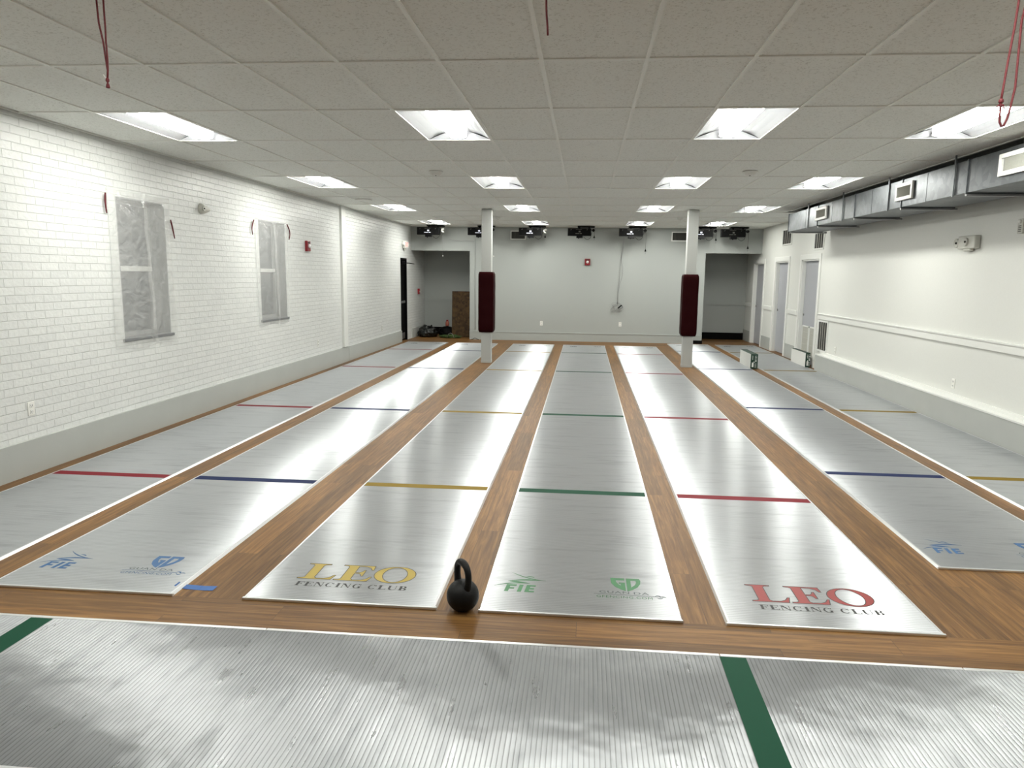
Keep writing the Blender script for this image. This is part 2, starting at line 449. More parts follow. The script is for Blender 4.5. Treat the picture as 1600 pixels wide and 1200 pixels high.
# left wall: openings for two windows and the black door
W1 = (6.71, 7.52, 1.015, 2.42); W2 = (9.77, 10.65, 1.015, 2.435); DL = (17.50, 18.12, 0, 2.10)
def wall_x(name, x, thick, y0, y1, z0, z1, holes, mat):
    """wall in the YZ plane whose room face is at x; holes are (y0, y1, z0, z1)"""
    ys = sorted({y0, y1, *[h[0] for h in holes], *[h[1] for h in holes]})
    zs = sorted({z0, z1, *[h[2] for h in holes], *[h[3] for h in holes]})
    b = MB(); xa, xb = min(x, x+thick), max(x, x+thick)
    for ya, yb in zip(ys, ys[1:]):
        for za, zb in zip(zs, zs[1:]):
            if any(h[0]-1e-6 <= ya and yb <= h[1]+1e-6 and h[2]-1e-6 <= za and zb <= h[3]+1e-6 for h in holes): continue
            b.box(xa, xb, ya, yb, za, zb)
    bmesh.ops.remove_doubles(b.bm, verts=b.bm.verts[:], dist=1e-5)
    return b.build(name, mat)
struct(wall_x('wall_left', XL, -.28, YF, YA+.1, 0, 3.45, [W1, W2, DL], M['brick']))
b = MB(); b.box(XL, XL+.045, 13.12, 13.34, .30, H); struct(b.build('trim_1', M['white_trim']), 'white vertical pier strip on the left brick wall', 'wall trim')
b = MB(); b.box(XL, XL+.03, YF, 13.40, 0, .29); b.box(XL, XL+.03, 13.41, 17.47, 0, .285); b.box(XL, XL+.02, 18.6, YA, 0, .26)
struct(b.build('baseboard_left', M['grey_plinth']))
# right wall with three doors
DR = [(14.06, 15.16, 0, 2.09), (16.12, 17.16, 0, 2.09), (18.24, 19.28, 0, 2.09)]
struct(wall_x('wall_right', XR, .2, YF, YA+.1, 0, 3.45, DR, M['white_wall']))
b = MB(); b.mi = 0; b.box(4.34, XR, YF, 13.60, 0, .30)
b.mi = 1; b.box(4.335, XR, YF, 13.605, .30, .318); b.box(XR-.025, XR, YF, 13.60, .318, .36)
struct(b.build('baseboard_right', [M['grey_plinth'], M['white_trim']]))
b = MB(); b.box(XR-.022, XR, YF, 13.90, .955, 1.045); b.box(XR-.034, XR, YF, 13.90, 1.045, 1.062)
for y0, y1 in ((15.28, 16.0), (17.28, 18.12)): b.box(XR-.022, XR, y0, y1, .955, 1.045)
b.box(XR-.022, XR, 19.40, YA, .955, 1.045)
struct(b.build('trim_2', M['white_trim']), 'white chair rail along the right wall', 'wall trim')
b = MB()
for y0, y1 in ((15.28, 16.0), (17.28, 18.12), (19.40, YA)): b.box(XR-.02, XR, y0, y1, 0, .30)
struct(b.build('trim_3', M['grey_plinth']), 'grey base blocks between the right wall doors', 'wall trim')
# back wall with two wide openings into alcoves
b = MB()
b.box(XL, 4.6, YB, YB+.14, 2.32, 3.45)
b.box(-3.03, 3.05, YB, YB+.14, 0, 2.32)
bmesh.ops.remove_doubles(b.bm, verts=b.bm.verts[:], dist=1e-5)
struct(b.build('wall_back', M['back_wall']))
b = MB()
b.box(XL, -2.9, YA, YA+.12, 0, 2.6); b.box(2.95, 4.6, YA, YA+.12, 0, 2.6)
b.box(-3.03, -2.92, YB+.14, YA, 0, 2.6); b.box(2.95, 3.05, YB+.14, YA, 0, 2.6)
struct(b.build('wall_alcove', M['back_wall']))
b = MB(); b.box(XL, -2.9, YB+.14, YA, 2.6, 2.7); b.box(2.95, 4.6, YB+.14, YA, 2.6, 2.7)
struct(b.build('ceiling_alcove', M['back_wall']))
b = MB(); b.box(-3.03, 3.05, YB-.02, YB, 0, .215); b.box(-3.03, 3.05, YB-.028, YB, .20, .225)
struct(b.build('baseboard_back', M['back_wall']))
b = MB(); b.box(XL, -3.03, YA-.02, YA, .95, 1.03); b.box(3.05, XR, YA-.02, YA, .95, 1.03)
struct(b.build('trim_4', M['back_wall']), 'chair rail across the alcove back walls', 'wall trim')
b = MB(); b.box(XL, -3.03, YA-.02, YA, 0, .20); b.box(3.05, XR, YA-.02, YA, 0, .19); b.box(2.62, 3.06, YB-.035, YB-.029, 0, .09)
struct(b.build('baseboard_alcove', M['black']))
b = MB(); b.box(XL-.1, XR+.1, YF-.12, YF, 0, 3.45)
struct(b.build('wall_front', M['white_wall']))

# ------------------------------------------------------------------ doors
def door_right(name, d, lab, louvre=False):
    y0, y1, z0, z1 = d
    e = struct(empty(name, (XR, (y0+y1)/2, 0)), lab, 'door')
    oy = -(y0+y1)/2
    p = MB(); p.box(.07, .11, y0+oy+.035, y1+oy-.035, .012, z1-.035, .003); p.build('door_panel', M['grey_door'], e)
    j = MB()
    j.box(0, .2, y0+oy, y0+oy+.03, 0, z1); j.box(0, .2, y1+oy-.03, y1+oy, 0, z1); j.box(0, .2, y0+oy, y1+oy, z1-.03, z1)
    j.build('door_jamb', M['white_trim'], e)
    cs = MB()
    cs.box(-.022, 0, y0+oy-.10, y0+oy+.004, 0, z1+.10, .004); cs.box(-.022, 0, y1+oy-.004, y1+oy+.10, 0, z1+.10, .004)
    cs.box(-.022, 0, y0+oy+.004, y1+oy-.004, z1-.004, z1+.10, .004); cs.build('door_casing', M['white_trim'], e)
    hd = MB(); hd.lathe([(.026, 0), (.026, -.012), (.018, -.016), (.010, -.018)], (.07, y1+oy-.10, .98), 16, 'X'); hd.build('door_pull', M['steel'], e)
    if louvre:
        for k in (0, 1):
            a = y0+oy+.07+k*.47; g = MB()
            g.box(.045, .072, a, a+.44, .16, .185); g.box(.045, .072, a, a+.44, .735, .76)
            g.box(.045, .072, a, a+.022, .16, .76); g.box(.045, .072, a+.418, a+.44, .16, .76)
            lv = g.build('louvre_frame', M['white_trim'], e)
            g = MB()
            for q in range(13): g.obox((.058, a+.05+q*.0285, .46), (.016, .009, .55), (0, 0, .5))
            for q in range(4): g.box(.050, .056, a+.02, a+.42, .27+q*.12, .277+q*.12)
            g.build('louvre_slats', M['cream_pl'], lv)
            g = MB(); g.box(.0675, .0695, a+.02, a+.42, .18, .74); g.build('louvre_backing', M['grille'], lv)
door_right('door_2', DR[0], 'grey flush door with two louvred panels at its foot, nearest on the right wall', True)
door_right('door_3', DR[1], 'grey flush door, middle of the three on the right wall')
door_right('door_4', DR[2], 'grey flush door inside the dark right alcove')
e = struct(empty('door_1', (XL, 17.81, 0)), 'black metal exit door in the left brick wall', 'door')
b = MB(); b.box(-.10, -.055, -.28, .28, .01, 2.06, .004); b.build('door_panel', M['black'], e)
b = MB(); b.box(-.2, .004, -.31, -.28, 0, 2.10); b.box(-.2, .004, .28, .31, 0, 2.10); b.box(-.2, .004, -.31, .31, 2.06, 2.10); b.build('door_frame', M['black_gloss'], e)
b = MB(); b.box(-.055, -.03, -.25, .25, .96, 1.02, .005); b.box(-.055, -.02, -.27, -.2, .9, 1.08, .005); b.build('push_bar', M['steel'], e)
b = MB(); b.box(-.055, -.005, -.10, .18, 1.95, 2.02, .006); b.tube([(-.01, .1, 1.98), (.14, .02, 1.975), (.20, .30, 1.96)], .011); b.build('door_closer', M['black_gloss'], e)
b = MB(); b.box(-.056, -.052, -.26, .26, .04, .2); b.build('kick_plate', M['steel'], e)
b = MB(); b.box(-.26, -.19, -.31, .31, 0, 2.1); b.build('door_backing', M['black'], e)

# ------------------------------------------------------------------ windows, sills and the plastic sheets over them
def window(name, W, lab):
    y0, y1, z0, z1 = W; w = y1-y0
    e = struct(empty(name, (XL, y0, z0)), lab, 'window')
    D = -.19
    b = MB(); b.box(D-.02, D-.012, 0, w, 0, z1-z0); b.build('window_pane', M['pane'], e)
    b = MB(); h = z1-z0
    b.box(D-.01, D+.03, 0, .045, 0, h); b.box(D-.01, D+.03, w-.045, w, 0, h); b.box(D-.01, D+.03, 0, w, 0, .05); b.box(D-.01, D+.03, 0, w, h-.045, h)
    b.build('window_frame', M['sash'], e)
    b = MB(); b.box(D-.008, D+.04, .045, w-.045, h*.5-.025, h*.5+.028, .004); b.build('meeting_rail', M['white_trim'], e)
    b = MB(); b.box(D, .0, 0.0, .012, 0, h); b.box(D, 0, w-.012, w, 0, h); b.box(D, 0, 0, w, h-.012, h); b.build('window_reveal', M['sash'], e)
    b = MB(); b.box(D-.01, .022, -.03, w+.03, -.028, .004, .004); b.build('window_sill', M['sill'], e)
window('window_1', W1, 'nearer tall sash window in the left brick wall, grey and dark')
window('window_2', W2, 'farther tall sash window in the left brick wall, grey and dark')
def sheet(W, ext, lab, seed):
    y0, y1, z0, z1 = W
    a, c, lo, hi = y0-ext[0], y1+ext[1], z0-ext[2], z1+ext[3]
    bm = bmesh.new(); ny, nz = 40, 60; g = []
    for i in range(ny+1):
        r = []
        for j in range(nz+1):
            u, v = i/ny, j/nz
            y = a+(c-a)*u; z = lo+(hi-lo)*v
            y += .018*math.sin(v*5+seed)*(1 if u > .5 else -.6)*abs(u-.5)*2
            if j == 0: z += .012*math.sin(u*9+seed)
            d = .026 + .010*noise.noise(Vector((u*5+seed, v*4, seed))) + .006*math.sin(u*19+v*3)
            fold = .5 + .07*(1-v); d += .020*math.exp(-((u-fold)/.025)**2)
            edge = min(u, 1-u, v, 1-v); d = .014+(d-.014)*min(1, edge*7)
            r.append(bm.verts.new((d, y-y0, z-z0)))
        g.append(r)
    for i in range(ny):
        for j in range(nz):
            f = bm.faces.new((g[i][j], g[i+1][j], g[i+1][j+1], g[i][j+1])); f.smooth = True
    me = bpy.data.meshes.new('plastic_sheet'); bm.to_mesh(me); bm.free(); me.materials.append(M['film'])
    o = bpy.data.objects.new('plastic_sheet', me); C.objects.link(o); o.location = (XL, y0, z0)
    md = o.modifiers.new('thickness', 'SOLIDIFY'); md.thickness = .0006
    tag(o, lab, 'plastic sheet')
    # the loose middle fold, a doubled strip of the same film
    b = MB(); pts = []
    for k in range(25):
        v = k/24; yy = (c-a)*(.5+.07*(1-v)) + a-y0 + .012*math.sin(k*.9+seed); zz = lo-z0+(hi-lo)*v - .03*(k == 0)
        pts.append((yy, zz))
    for (ya, za), (yb, zb) in zip(pts, pts[1:]):
        wA = .022
        b.face([(.052, ya-wA, za), (.060, ya+wA, za), (.060, yb+wA, zb), (.052, yb-wA, zb)])
    b.build('sheet_fold', M['film'], o)
sheet(W1, (.15, .08, .10, .06), 'clear plastic sheet taped over the nearer left window', 1.3)
sheet(W2, (.12, .05, .08, .02), 'clear plastic sheet taped over the farther left window', 4.1)
def strip(y, z, L_, bend, lean, lab, dark=1):
    b = MB(); pts = []
    for k in range(9):
        t = k/8; pts.append((.035+.012*math.sin(t*PI), bend*math.sin(t*PI)+lean*t, -t*L_))
    b.tube(pts, [.010, .012, .013, .013, .012, .011, .010, .010, .007], 6)
    o = b.build('red_tape_strip', M['ribbon']); o.location = (XL, y, z); o.scale = (.6, 1, 1)
    tag(o, lab, 'tape strip', 'red strips beside the windows')
strip(6.545, 2.43, .19, -.02, 0, 'red strip hanging at the near edge of the nearer window sheet')
strip(7.60, 2.26, .20, -.01, .06, 'red strip hanging at the far edge of the nearer window sheet')
strip(9.60, 2.41, .20, -.05, -.05, 'dark red curved strip at the near edge of the farther window sheet')
strip(10.70, 2.43, .23, .05, .06, 'dark red curved strip at the far edge of the farther window sheet')

# ------------------------------------------------------------------ troffer lights
def make_light():
    e = empty('recessed_light')
    w, l = .286, .592
    b = MB()
    # curved reflector wings, either side of the lens
    for s in (-1, 1):
        b = MB()
        prof = [(.293, .003), (.285, .006), (.24, .030), (.18, .052), (.12, .064), (.085, .068)]
        for (xa, za), (xb, zb) in zip(prof, prof[1:]):
            f = b.face([(s*xa, -l, za), (s*xb, -l, zb), (s*xb, l, zb), (s*xa, l, za)]); f.smooth = True
        b.build('reflector', M['reflector'], e, norm=False)
    for s in (-1, 1):
        b = MB()
        b.face([(-.293, s*l, .002), (.293, s*l, .002), (.10, s*(l-.045), .066), (-.10, s*(l-.045), .066)])
        b.build('end_plate', M['reflector'], e, norm=False)
    b = MB()
    prof = [(-.078, .070), (-.076, .026), (-.060, .010), (-.03, .004), (.03, .004), (.060, .010), (.076, .026), (.078, .070)]
    y0, y1 = -.545, .545
    for (xa, za), (xb, zb) in zip(prof, prof[1:]):
        b.mi = 1 if abs(xa-xb) < .003 else 0; b.face([(xa, y0, za), (xb, y0, zb), (xb, y1, zb), (xa, y1, za)])
    b.mi = 1; b.face([(x, y0, z) for x, z in prof]); b.face([(x, y1, z) for x, z in prof[::-1]])
    ln = b.build('lens', [M['lens'], M['lens_side']], e)
    for ya in (y0-.012, y1+.001): b = MB(); b.box(-.079, -.062, ya, ya+.011, .012, .045, .003); b.build('lens_clip', M['steel'], e)
    b = MB(); b.box(-.0645, -.0625, y0, y1, .0045, .0115); b.build('lens_seam', M['cream_pl'], ln)
    b = MB()
    b.box(-.305, -.292, -.61, .61, H-H-.003, .009); b.box(.292, .305, -.61, .61, -.003, .009)
    b.box(-.292, .292, -.61, -.592, -.003, .009); b.box(-.292, .292, .592, .61, -.003, .009)
    b.build('frame', M['grid'], e)
    b = MB(); b.box(-.30, .30, -.605, .605, .085, .10); b.box(-.30, -.297, -.605, .605, .01, .09); b.box(.297, .30, -.605, .605, .01, .09)
    b.box(-.297, .297, -.605, -.600, .01, .09); b.box(-.297, .297, .600, .605, .01, .09); b.build('housing', M['void'], e)
    return e
proto = make_light(); used = False
row_name = {-2: 'overhead row just behind the view', 1: 'nearest row', 4: 'second row', 7: 'third row', 10: 'farthest row'}
col_name = {-1: 'leftmost', 3: 'second from the left', 7: 'third from the left', 10: 'rightmost'}
for j in LIGHT_J:
    for i in LIGHT_I:
        o = proto if not used else copy_tree(proto); used = True
        o.location = ((TX(i)+TX(i+1))/2, (TY(j)+TY(j+1))/2, H)
        tag(o, 'recessed ceiling light, %s in the %s' % (col_name[i], row_name[j]), 'ceiling light', 'recessed ceiling lights')

# ------------------------------------------------------------------ lettering and marks for the strips
Lc = [(0,0),(.90,0),(.97,.30),(.92,.30),(.83,.14),(.70,.07),(.50,.06),(.44,.12),(.44,.88),(.49,.935),(.62,.95),(.62,1),(0,1),(0,.95),(.12,.935),(.17,.88),(.17,.12),(.12,.065),(0,.05)]
Ec = [(0,0),(.90,0),(.97,.30),(.92,.30),(.83,.14),(.70,.07),(.50,.06),(.44,.12),(.44,.48),(.56,.47),(.62,.42),(.65,.32),(.70,.32),(.70,.70),(.65,.70),(.62,.60),(.56,.54),(.44,.53),(.44,.94),(.66,.93),(.78,.87),(.85,.72),(.90,.72),(.88,1),(0,1),(0,.95),(.12,.935),(.17,.88),(.17,.12),(.12,.065),(0,.05)]
def ell(cx, cy, rx, ry, n=40, a0=0, a1=2*PI, tilt=0):
    r = []
    for k in range(n):
        a = a0+(a1-a0)*k/(n if abs(a1-a0-2*PI) < 1e-6 else n-1)
        x, y = rx*math.cos(a), ry*math.sin(a)
        r.append((cx+x*math.cos(tilt)-y*math.sin(tilt), cy+x*math.sin(tilt)+y*math.cos(tilt)))
    return r
Oo = ell(.56, .5, .56, .53); Oi = ell(.56, .5, .33, .47, tilt=.10)
def ribbon(contours, z, wid, mb):
    for ct in contours:
        n = len(ct); a, c = [], []
        for i in range(n):
            p0, p, p1 = Vector(ct[i-1]), Vector(ct[i]), Vector(ct[(i+1) % n])
            d0 = (p-p0).normalized(); d1 = (p1-p).normalized(); t = d0+d1
            if t.length < 1e-4: t = d1
            t.normalize(); nn = Vector((-t.y, t.x)); k = wid/max(.45, nn.dot(Vector((-d1.y, d1.x))))
            a.append(p+nn*k/2); c.append(p-nn*k/2)
        for i in range(n):
            j = (i+1) % n; mb.face([(*a[i], z), (*a[j], z), (*c[j], z), (*c[i], z)])
ZP = .0125      # top of a strip
def leo(parent, x, y, mat):
    h = .205; w = .21
    def T(dx): return lambda u, v: (x+dx+u*w, y+v*h)
    lt = []
    for dx, ct in ((0, [Lc]), (.207, [Ec]), (.415, [Oo, Oi])):
        f = T(dx); lt += [[f(*p) for p in c] for c in ct]
    o = fill2d('club_initials', lt, ZP+.0006, mat, parent)
    b = MB(); ribbon(lt, ZP+.0009, .0045, b); b.build('initials_outline', M['p_black'], o)
    # FENCING CLUB in small bold serif capitals, built from strokes
    b = MB(); ch = .050; cw = .047; z = ZP+.0007
    def quad(ox, pts): b.face([(ox+px*cw, y-.088+py*ch, z) for px, py in pts])
    def R4(ox, x0, y0, x1, y1): quad(ox, [(x0, y0), (x1, y0), (x1, y1), (x0, y1)])
    def stem(ox, a, w_=.24, s=.1):
        R4(ox, a, 0, a+w_, 1); R4(ox, a-s, 0, a+w_+s, .06); R4(ox, a-s, .94, a+w_+s, 1)
    def arc(ox, cx_, a0, a1, rx=.42, ri=.24, ry=.5, riy=.45):
        A = ell(cx_, .5, rx, ry+.02, 22, a0, a1); B = ell(cx_, .5, ri, riy, 22, a0, a1)
        for k in range(21): quad(ox, [A[k], A[k+1], B[k+1], B[k]])
    def glyph(chh, ox):
        if chh == 'F': stem(ox, .14); R4(ox, .14, .93, .86, 1); R4(ox, .80, .72, .86, 1); R4(ox, .38, .48, .62, .55); R4(ox, .60, .36, .66, .66)
        if chh == 'E': stem(ox, .14); R4(ox, .14, .93, .84, 1); R4(ox, .78, .74, .84, 1); R4(ox, .38, .48, .60, .55); R4(ox, .58, .38, .64, .65); R4(ox, .14, 0, .88, .07); R4(ox, .82, 0, .88, .27)
        if chh == 'L': stem(ox, .14); R4(ox, .14, 0, .86, .07); R4(ox, .80, 0, .86, .28)
        if chh == 'I': stem(ox, .18)
        if chh == 'N':
            R4(ox, .12, 0, .18, 1); R4(ox, .02, 0, .28, .05); R4(ox, .02, .95, .30, 1); R4(ox, .82, 0, .88, 1); R4(ox, .70, .95, .98, 1)
            quad(ox, [(.06, 1), (.36, 1), (.88, 0), (.78, 0)])
        if chh in 'CG':
            arc(ox, .5, .72, 2*PI-.72); R4(ox, .80, .68, .86, 1)
            if chh == 'G': R4(ox, .66, .04, .88, .42); R4(ox, .56, .40, .98, .45)
        if chh == 'U':
            R4(ox, .10, .32, .32, 1); R4(ox, .02, .95, .40, 1); R4(ox, .82, .32, .88, 1); R4(ox, .72, .95, .98, 1)
            A = ell(.49, .34, .39, .36, 16, PI, 2*PI); B = ell(.57, .34, .25, .28, 16, PI, 2*PI)
            for k in range(15): quad(ox, [A[k], A[k+1], B[k+1], B[k]])
        if chh == 'B':
            stem(ox, .14, s=.08)
            for cy_, ry_ in ((.26, .26), (.755, .245)):
                A = ell(.5, cy_, .36 if cy_ < .5 else .31, ry_, 16, -PI/2, PI/2); B = ell(.5, cy_, .14 if cy_ < .5 else .1, ry_-.06, 16, -PI/2, PI/2)
                for k in range(15): quad(ox, [A[k], A[k+1], B[k+1], B[k]])
                R4(ox, .3, cy_-ry_, .5, cy_-ry_+.06); R4(ox, .3, cy_+ry_-.06, .5, cy_+ry_)
    adv = {'F': .93, 'E': 1.0, 'N': 1.1, 'C': 1.05, 'I': .62, 'G': 1.12, ' ': .45, 'L': .98, 'U': 1.08, 'B': 1.0}
    txt = 'FENCING CLUB'; tot = sum(adv[c] for c in txt)*cw; k = .63/tot
    cw *= k; ox = x+.018
    for c in txt:
        if c == ' ': b.build('club_lettering', M['p_black'], parent, norm=False); b = MB()
        glyph(c, ox); ox += adv[c]*cw
    b.build('club_lettering', M['p_black'], parent, norm=False)
def swoosh(pts, wid, z, b):
    n = len(pts)
    for i in range(n-1):
        p, q = Vector(pts[i]), Vector(pts[i+1]); d = (q-p).normalized(); nn = Vector((-d.y, d.x))
        wa, wb = wid*math.sin(PI*(i+.35)/(n+.1)), wid*math.sin(PI*(i+1.35)/(n+.1))
        b.face([(*(p+nn*wa/2), z), (*(q+nn*wb/2), z), (*(q-nn*wb/2), z), (*(p-nn*wa/2), z)])
def bez(p0, p1, p2, n=12):
    return [((1-t)**2*p0[0]+2*t*(1-t)*p1[0]+t*t*p2[0], (1-t)**2*p0[1]+2*t*(1-t)*p1[1]+t*t*p2[1]) for t in [k/n for k in range(n+1)]]
def fie(parent, x, y, mat, flip=False):
    """x, y: lower-left of the lettering; width .16, height .09"""
    s = -1 if flip else 1; z = ZP+.0007; b = MB()
    def P(u, v): return (x+s*(u+v*.10), y+s*v)
    def R4(x0, y0, x1, y1): b.face([(*P(*q), z) for q in ((x0, y0), (x1, y0), (x1, y1), (x0, y1))])
    hh = .088
    R4(0, 0, .022, hh); R4(.022, hh*.78, .055, hh); R4(.022, hh*.38, .048, hh*.58)
    R4(.070, 0, .092, hh)
    R4(.110, 0, .132, hh); R4(.132, hh*.80, .160, hh); R4(.132, hh*.40, .156, hh*.60); R4(.132, 0, .162, hh*.20)
    def S(*pts): return [P(u, v) for u, v in pts]
    for pts, w_ in ((bez((-.066, .060), (.0, .118), (.125, .108)), .010), (bez((.125, .108), (.06, .125), (-.004, .128)), .017),
                    (bez((-.004, .128), (.07, .165), (.205, .150)), .015), (bez((.205, .150), (.09, .165), (-.002, .245)), .009), (bez((.085, .200), (.11, .205), (.135, .185)), .010)):
        swoosh(S(*pts), w_, z, b)
    b.build('federation_mark', mat, parent, norm=False)
def gd(parent, x, y, mat, flip=False):
    """x, y: left end of the thin sword line; overall .38 wide"""
    s = -1 if flip else 1; z = ZP+.0007
    def T(u, v): return (x+s*u, y+s*v)
    # shield halves with the two letters cut out
    Gc = [(.095, .215), (.172, .215), (.172, .188), (.125, .188), (.125, .165), (.137, .135), (.150, .118), (.150, .140), (.140, .142), (.140, .158), (.174, .158), (.174, .052), (.150, .068), (.118, .100), (.098, .145)]
    Do = [(.182, .215), (.255, .215), (.262, .190), (.258, .150), (.240, .105), (.210, .070), (.182, .050)]
    Di = [(.206, .188), (.234, .188), (.236, .165), (.228, .135), (.206, .100)]
    o = fill2d('shield_mark', [Gc, Do, Di], z, mat, parent, T)
    b = MB()
    b.face([(*T(0, .005), z), (*T(.33, -.001), z), (*T(.33, .004), z), (*T(0, .0085), z)])
    swoosh([T(*p) for p in bez((.325, .0), (.345, .028), (.355, -.005))], .014, z, b)
    swoosh([T(*p) for p in bez((.33, -.005), (.352, -.035), (.368, -.006))], .008, z, b)
    swoosh([T(*p) for p in bez((.352, .0), (.37, .006), (.385, -.004))], .009, z, b)
    b.build('sword_mark', M['p_grey'] if mat is M['p_green'] else mat, parent, norm=False)
    for body, xa, xb, ya, yb in (('GUAN', .030, .190, .019, .046), ('DA', .215, .295, .017, .044), ('GFENCING.COM', .014, .310, -.036, -.010)):
        me = text_mesh(body, .04, 0, 1.12)
        xs = [v.co.x for v in me.vertices]; ys = [v.co.y for v in me.vertices]
        for v in me.vertices:
            u = (v.co.x-min(xs))/(max(xs)-min(xs)); w_ = (v.co.y-min(ys))/(max(ys)-min(ys))
            px, py = T(xa+(xb-xa)*u, ya+(yb-ya)*w_); v.co = (px, py, z)
        me.materials.clear(); me.materials.append(M['p_grey'] if len(body) < 5 else mat)
        t = bpy.data.objects.new('maker_lettering', me); C.objects.link(t); t.parent = parent

# ------------------------------------------------------------------ the fencing strips
def piste(x0, x1, y0, line, mark, near, lab, far=True):
    y1 = y0+14.12
    e = thing('fencing_strip', lab, 'fencing strip', (0, 0, 0), 'aluminium fencing strips side by side')
    e.location = (x0, y0, 0)
    w, l = x1-x0, y1-y0
    b = MB(); b.box(.018, w-.018, .014, l-.014, 0, ZP); b.build('strip_panel', M['alu'], e)
    for a, c in ((0, .018), (w, w-.018)):
        b = MB(); q = .004*(1 if c > a else -1)
        b.face([(a, 0, 0), (a, l, 0), (a+q*2, l, ZP+.0015), (a+q*2, 0, ZP+.0015)])
        b.face([(a+q*2, 0, ZP+.0015), (a+q*2, l, ZP+.0015), (c, l, ZP+.0015), (c, 0, ZP+.0015)])
        b.face([(c, 0, ZP+.0015), (c, l, ZP+.0015), (c, l, 0), (c, 0, 0)])
        b.build('side_edging', M['chrome'], e)
    b = MB(); b.box(0, w, 0, .016, 0, ZP+.001, .003); b.build('end_edging', M['chrome'], e)
    b = MB(); b.box(0, w, l-.016, l, 0, ZP+.001, .003); b.build('end_edging', M['chrome'], e)
    for yy in (2.055, 5.19, 9.18, 12.30):
        b = MB(); b.box(.020, w-.020, yy-.048, yy+.048, ZP-.004, ZP+.0005); b.build('marking_line', line, e)
    if near == 'leo': leo(e, .188, .265, mark)
    if near == 'fie': fie(e, .105, .235, mark); gd(e, .590, .255, mark)
    if far:
        fie(e, w-.105, l-.235, M['p_grey'], True); gd(e, w-.590, l-.255, M['p_grey'], True)
    return e
Y0 = 3.345
piste(-4.42, -3.39, Y0, M['l_red'], M['p_red'], None, 'ribbed aluminium fencing strip with red cross lines, leftmost, along the brick wall')
piste(-3.18, -2.13, Y0, M['l_blue'], M['p_blue'], 'fie', 'aluminium fencing strip with navy cross lines and blue prints, second from the left')
piste(-1.75, -.715, Y0, M['l_yel'], M['p_gold'], 'leo', 'aluminium fencing strip with ochre cross lines and gold initials')
piste(-.50, .53, Y0, M['l_grn'], M['p_green'], 'fie', 'central aluminium fencing strip with green cross lines and green prints')
piste(.74, 1.78, Y0, M['l_red'], M['p_red'], 'leo', 'aluminium fencing strip with red cross lines and red initials')
piste(2.14, 3.17, Y0+.845, M['l_blue'], M['p_blue'], 'fie', 'aluminium fencing strip with navy cross lines set back on the right')
piste(3.34, 4.335, Y0+.845, M['l_yel'], M['p_gold'], None, 'dull aluminium fencing strip with ochre cross lines against the right wall')
e = thing('fencing_strip', 'wide foreground aluminium fencing strip lying crosswise with two green bands', 'fencing strip', (0, 2.02, 0), 'aluminium fencing strips side by side')
b = MB(); b.box(-4.55, 4.32, .016, 1.012, 0, ZP); b.build('strip_panel', M['alu_front'], e)
for y0_, y1_ in ((0, .018), (1.010, 1.030)):
    b = MB()
    for xa, xb in ((-4.56, -1.478), (-1.474, .648), (.652, 1.700), (1.704, 4.33)): b.box(xa, xb, y0_, y1_, 0, ZP+.0015, .002)
    b.build('side_edging', M['chrome'], e)
for x in (-2.605, .705, 4.0):
    b = MB(); b.box(x-.058, x+.058, .020, 1.006, ZP-.004, ZP+.0006)
    b.build('marking_line', M['l_grn'], e)

# blue tape across the wood gap
b = MB()
for k in range(8):
    xa, xb = -2.175+.0275*k, -2.175+.0275*(k+1)
    za = .0155 if k < 1 else .001+.001*math.sin(k); zb = .004 if k < 1 else .001+.001*math.sin(k+1)
    dy = -.004*k
    b.face([(xa, 3.435+dy*.3, za), (xb, 3.435+dy*.3, zb), (xb, 3.485+dy*.1, zb), (xa, 3.485+dy*.1, za)])
o = b.build('tape_strip', M['tape_blue']); o.modifiers.new('thickness', 'SOLIDIFY').thickness = .0006
tag(o, 'short strip of blue masking tape on the wooden floor beside a strip corner', 'tape')

# ------------------------------------------------------------------ kettlebell
KX, KY = -.583, 3.372
e = thing('kettlebell', 'black cast iron kettlebell standing on the wooden floor between two strips', 'kettlebell', (KX, KY, 0))
R0 = .083; zc = .077; prof = []
a0 = math.asin((0-zc)/R0*.92)
for k in range(25):
    a = -1.19+(PI/2-.02+1.19)*k/24
    prof.append((R0*math.cos(a), zc+R0*math.sin(a)))
prof = [(max(r, .001), max(z, 0)) for r, z in prof]
b = MB(); b.lathe(prof, (0, 0, 0), 40); b.build('body', M['iron'], e)
dx, dy = .60, -.80
hp = []
for u, z, t in ((-.050, .118, 1.0), (-.058, .150, .95), (-.063, .185, .92), (-.060, .215, .92), (-.046, .238, .95), (-.024, .250, 1), (0, .253, 1), (.024, .250, 1), (.046, .238, .95), (.060, .215, .92), (.063, .185, .92), (.058, .150, .95), (.050, .118, 1.0)):
    hp.append(((u*dx, u*dy, z), t))
b = MB(); b.tube([p for p, t in hp], [.0185*t+(.006 if i in (0, len(hp)-1) else 0) for i, (p, t) in enumerate(hp)], 16)
h = b.build('handle', M['iron'], e)
h.modifiers.new('smooth', 'SUBSURF').render_levels = 1

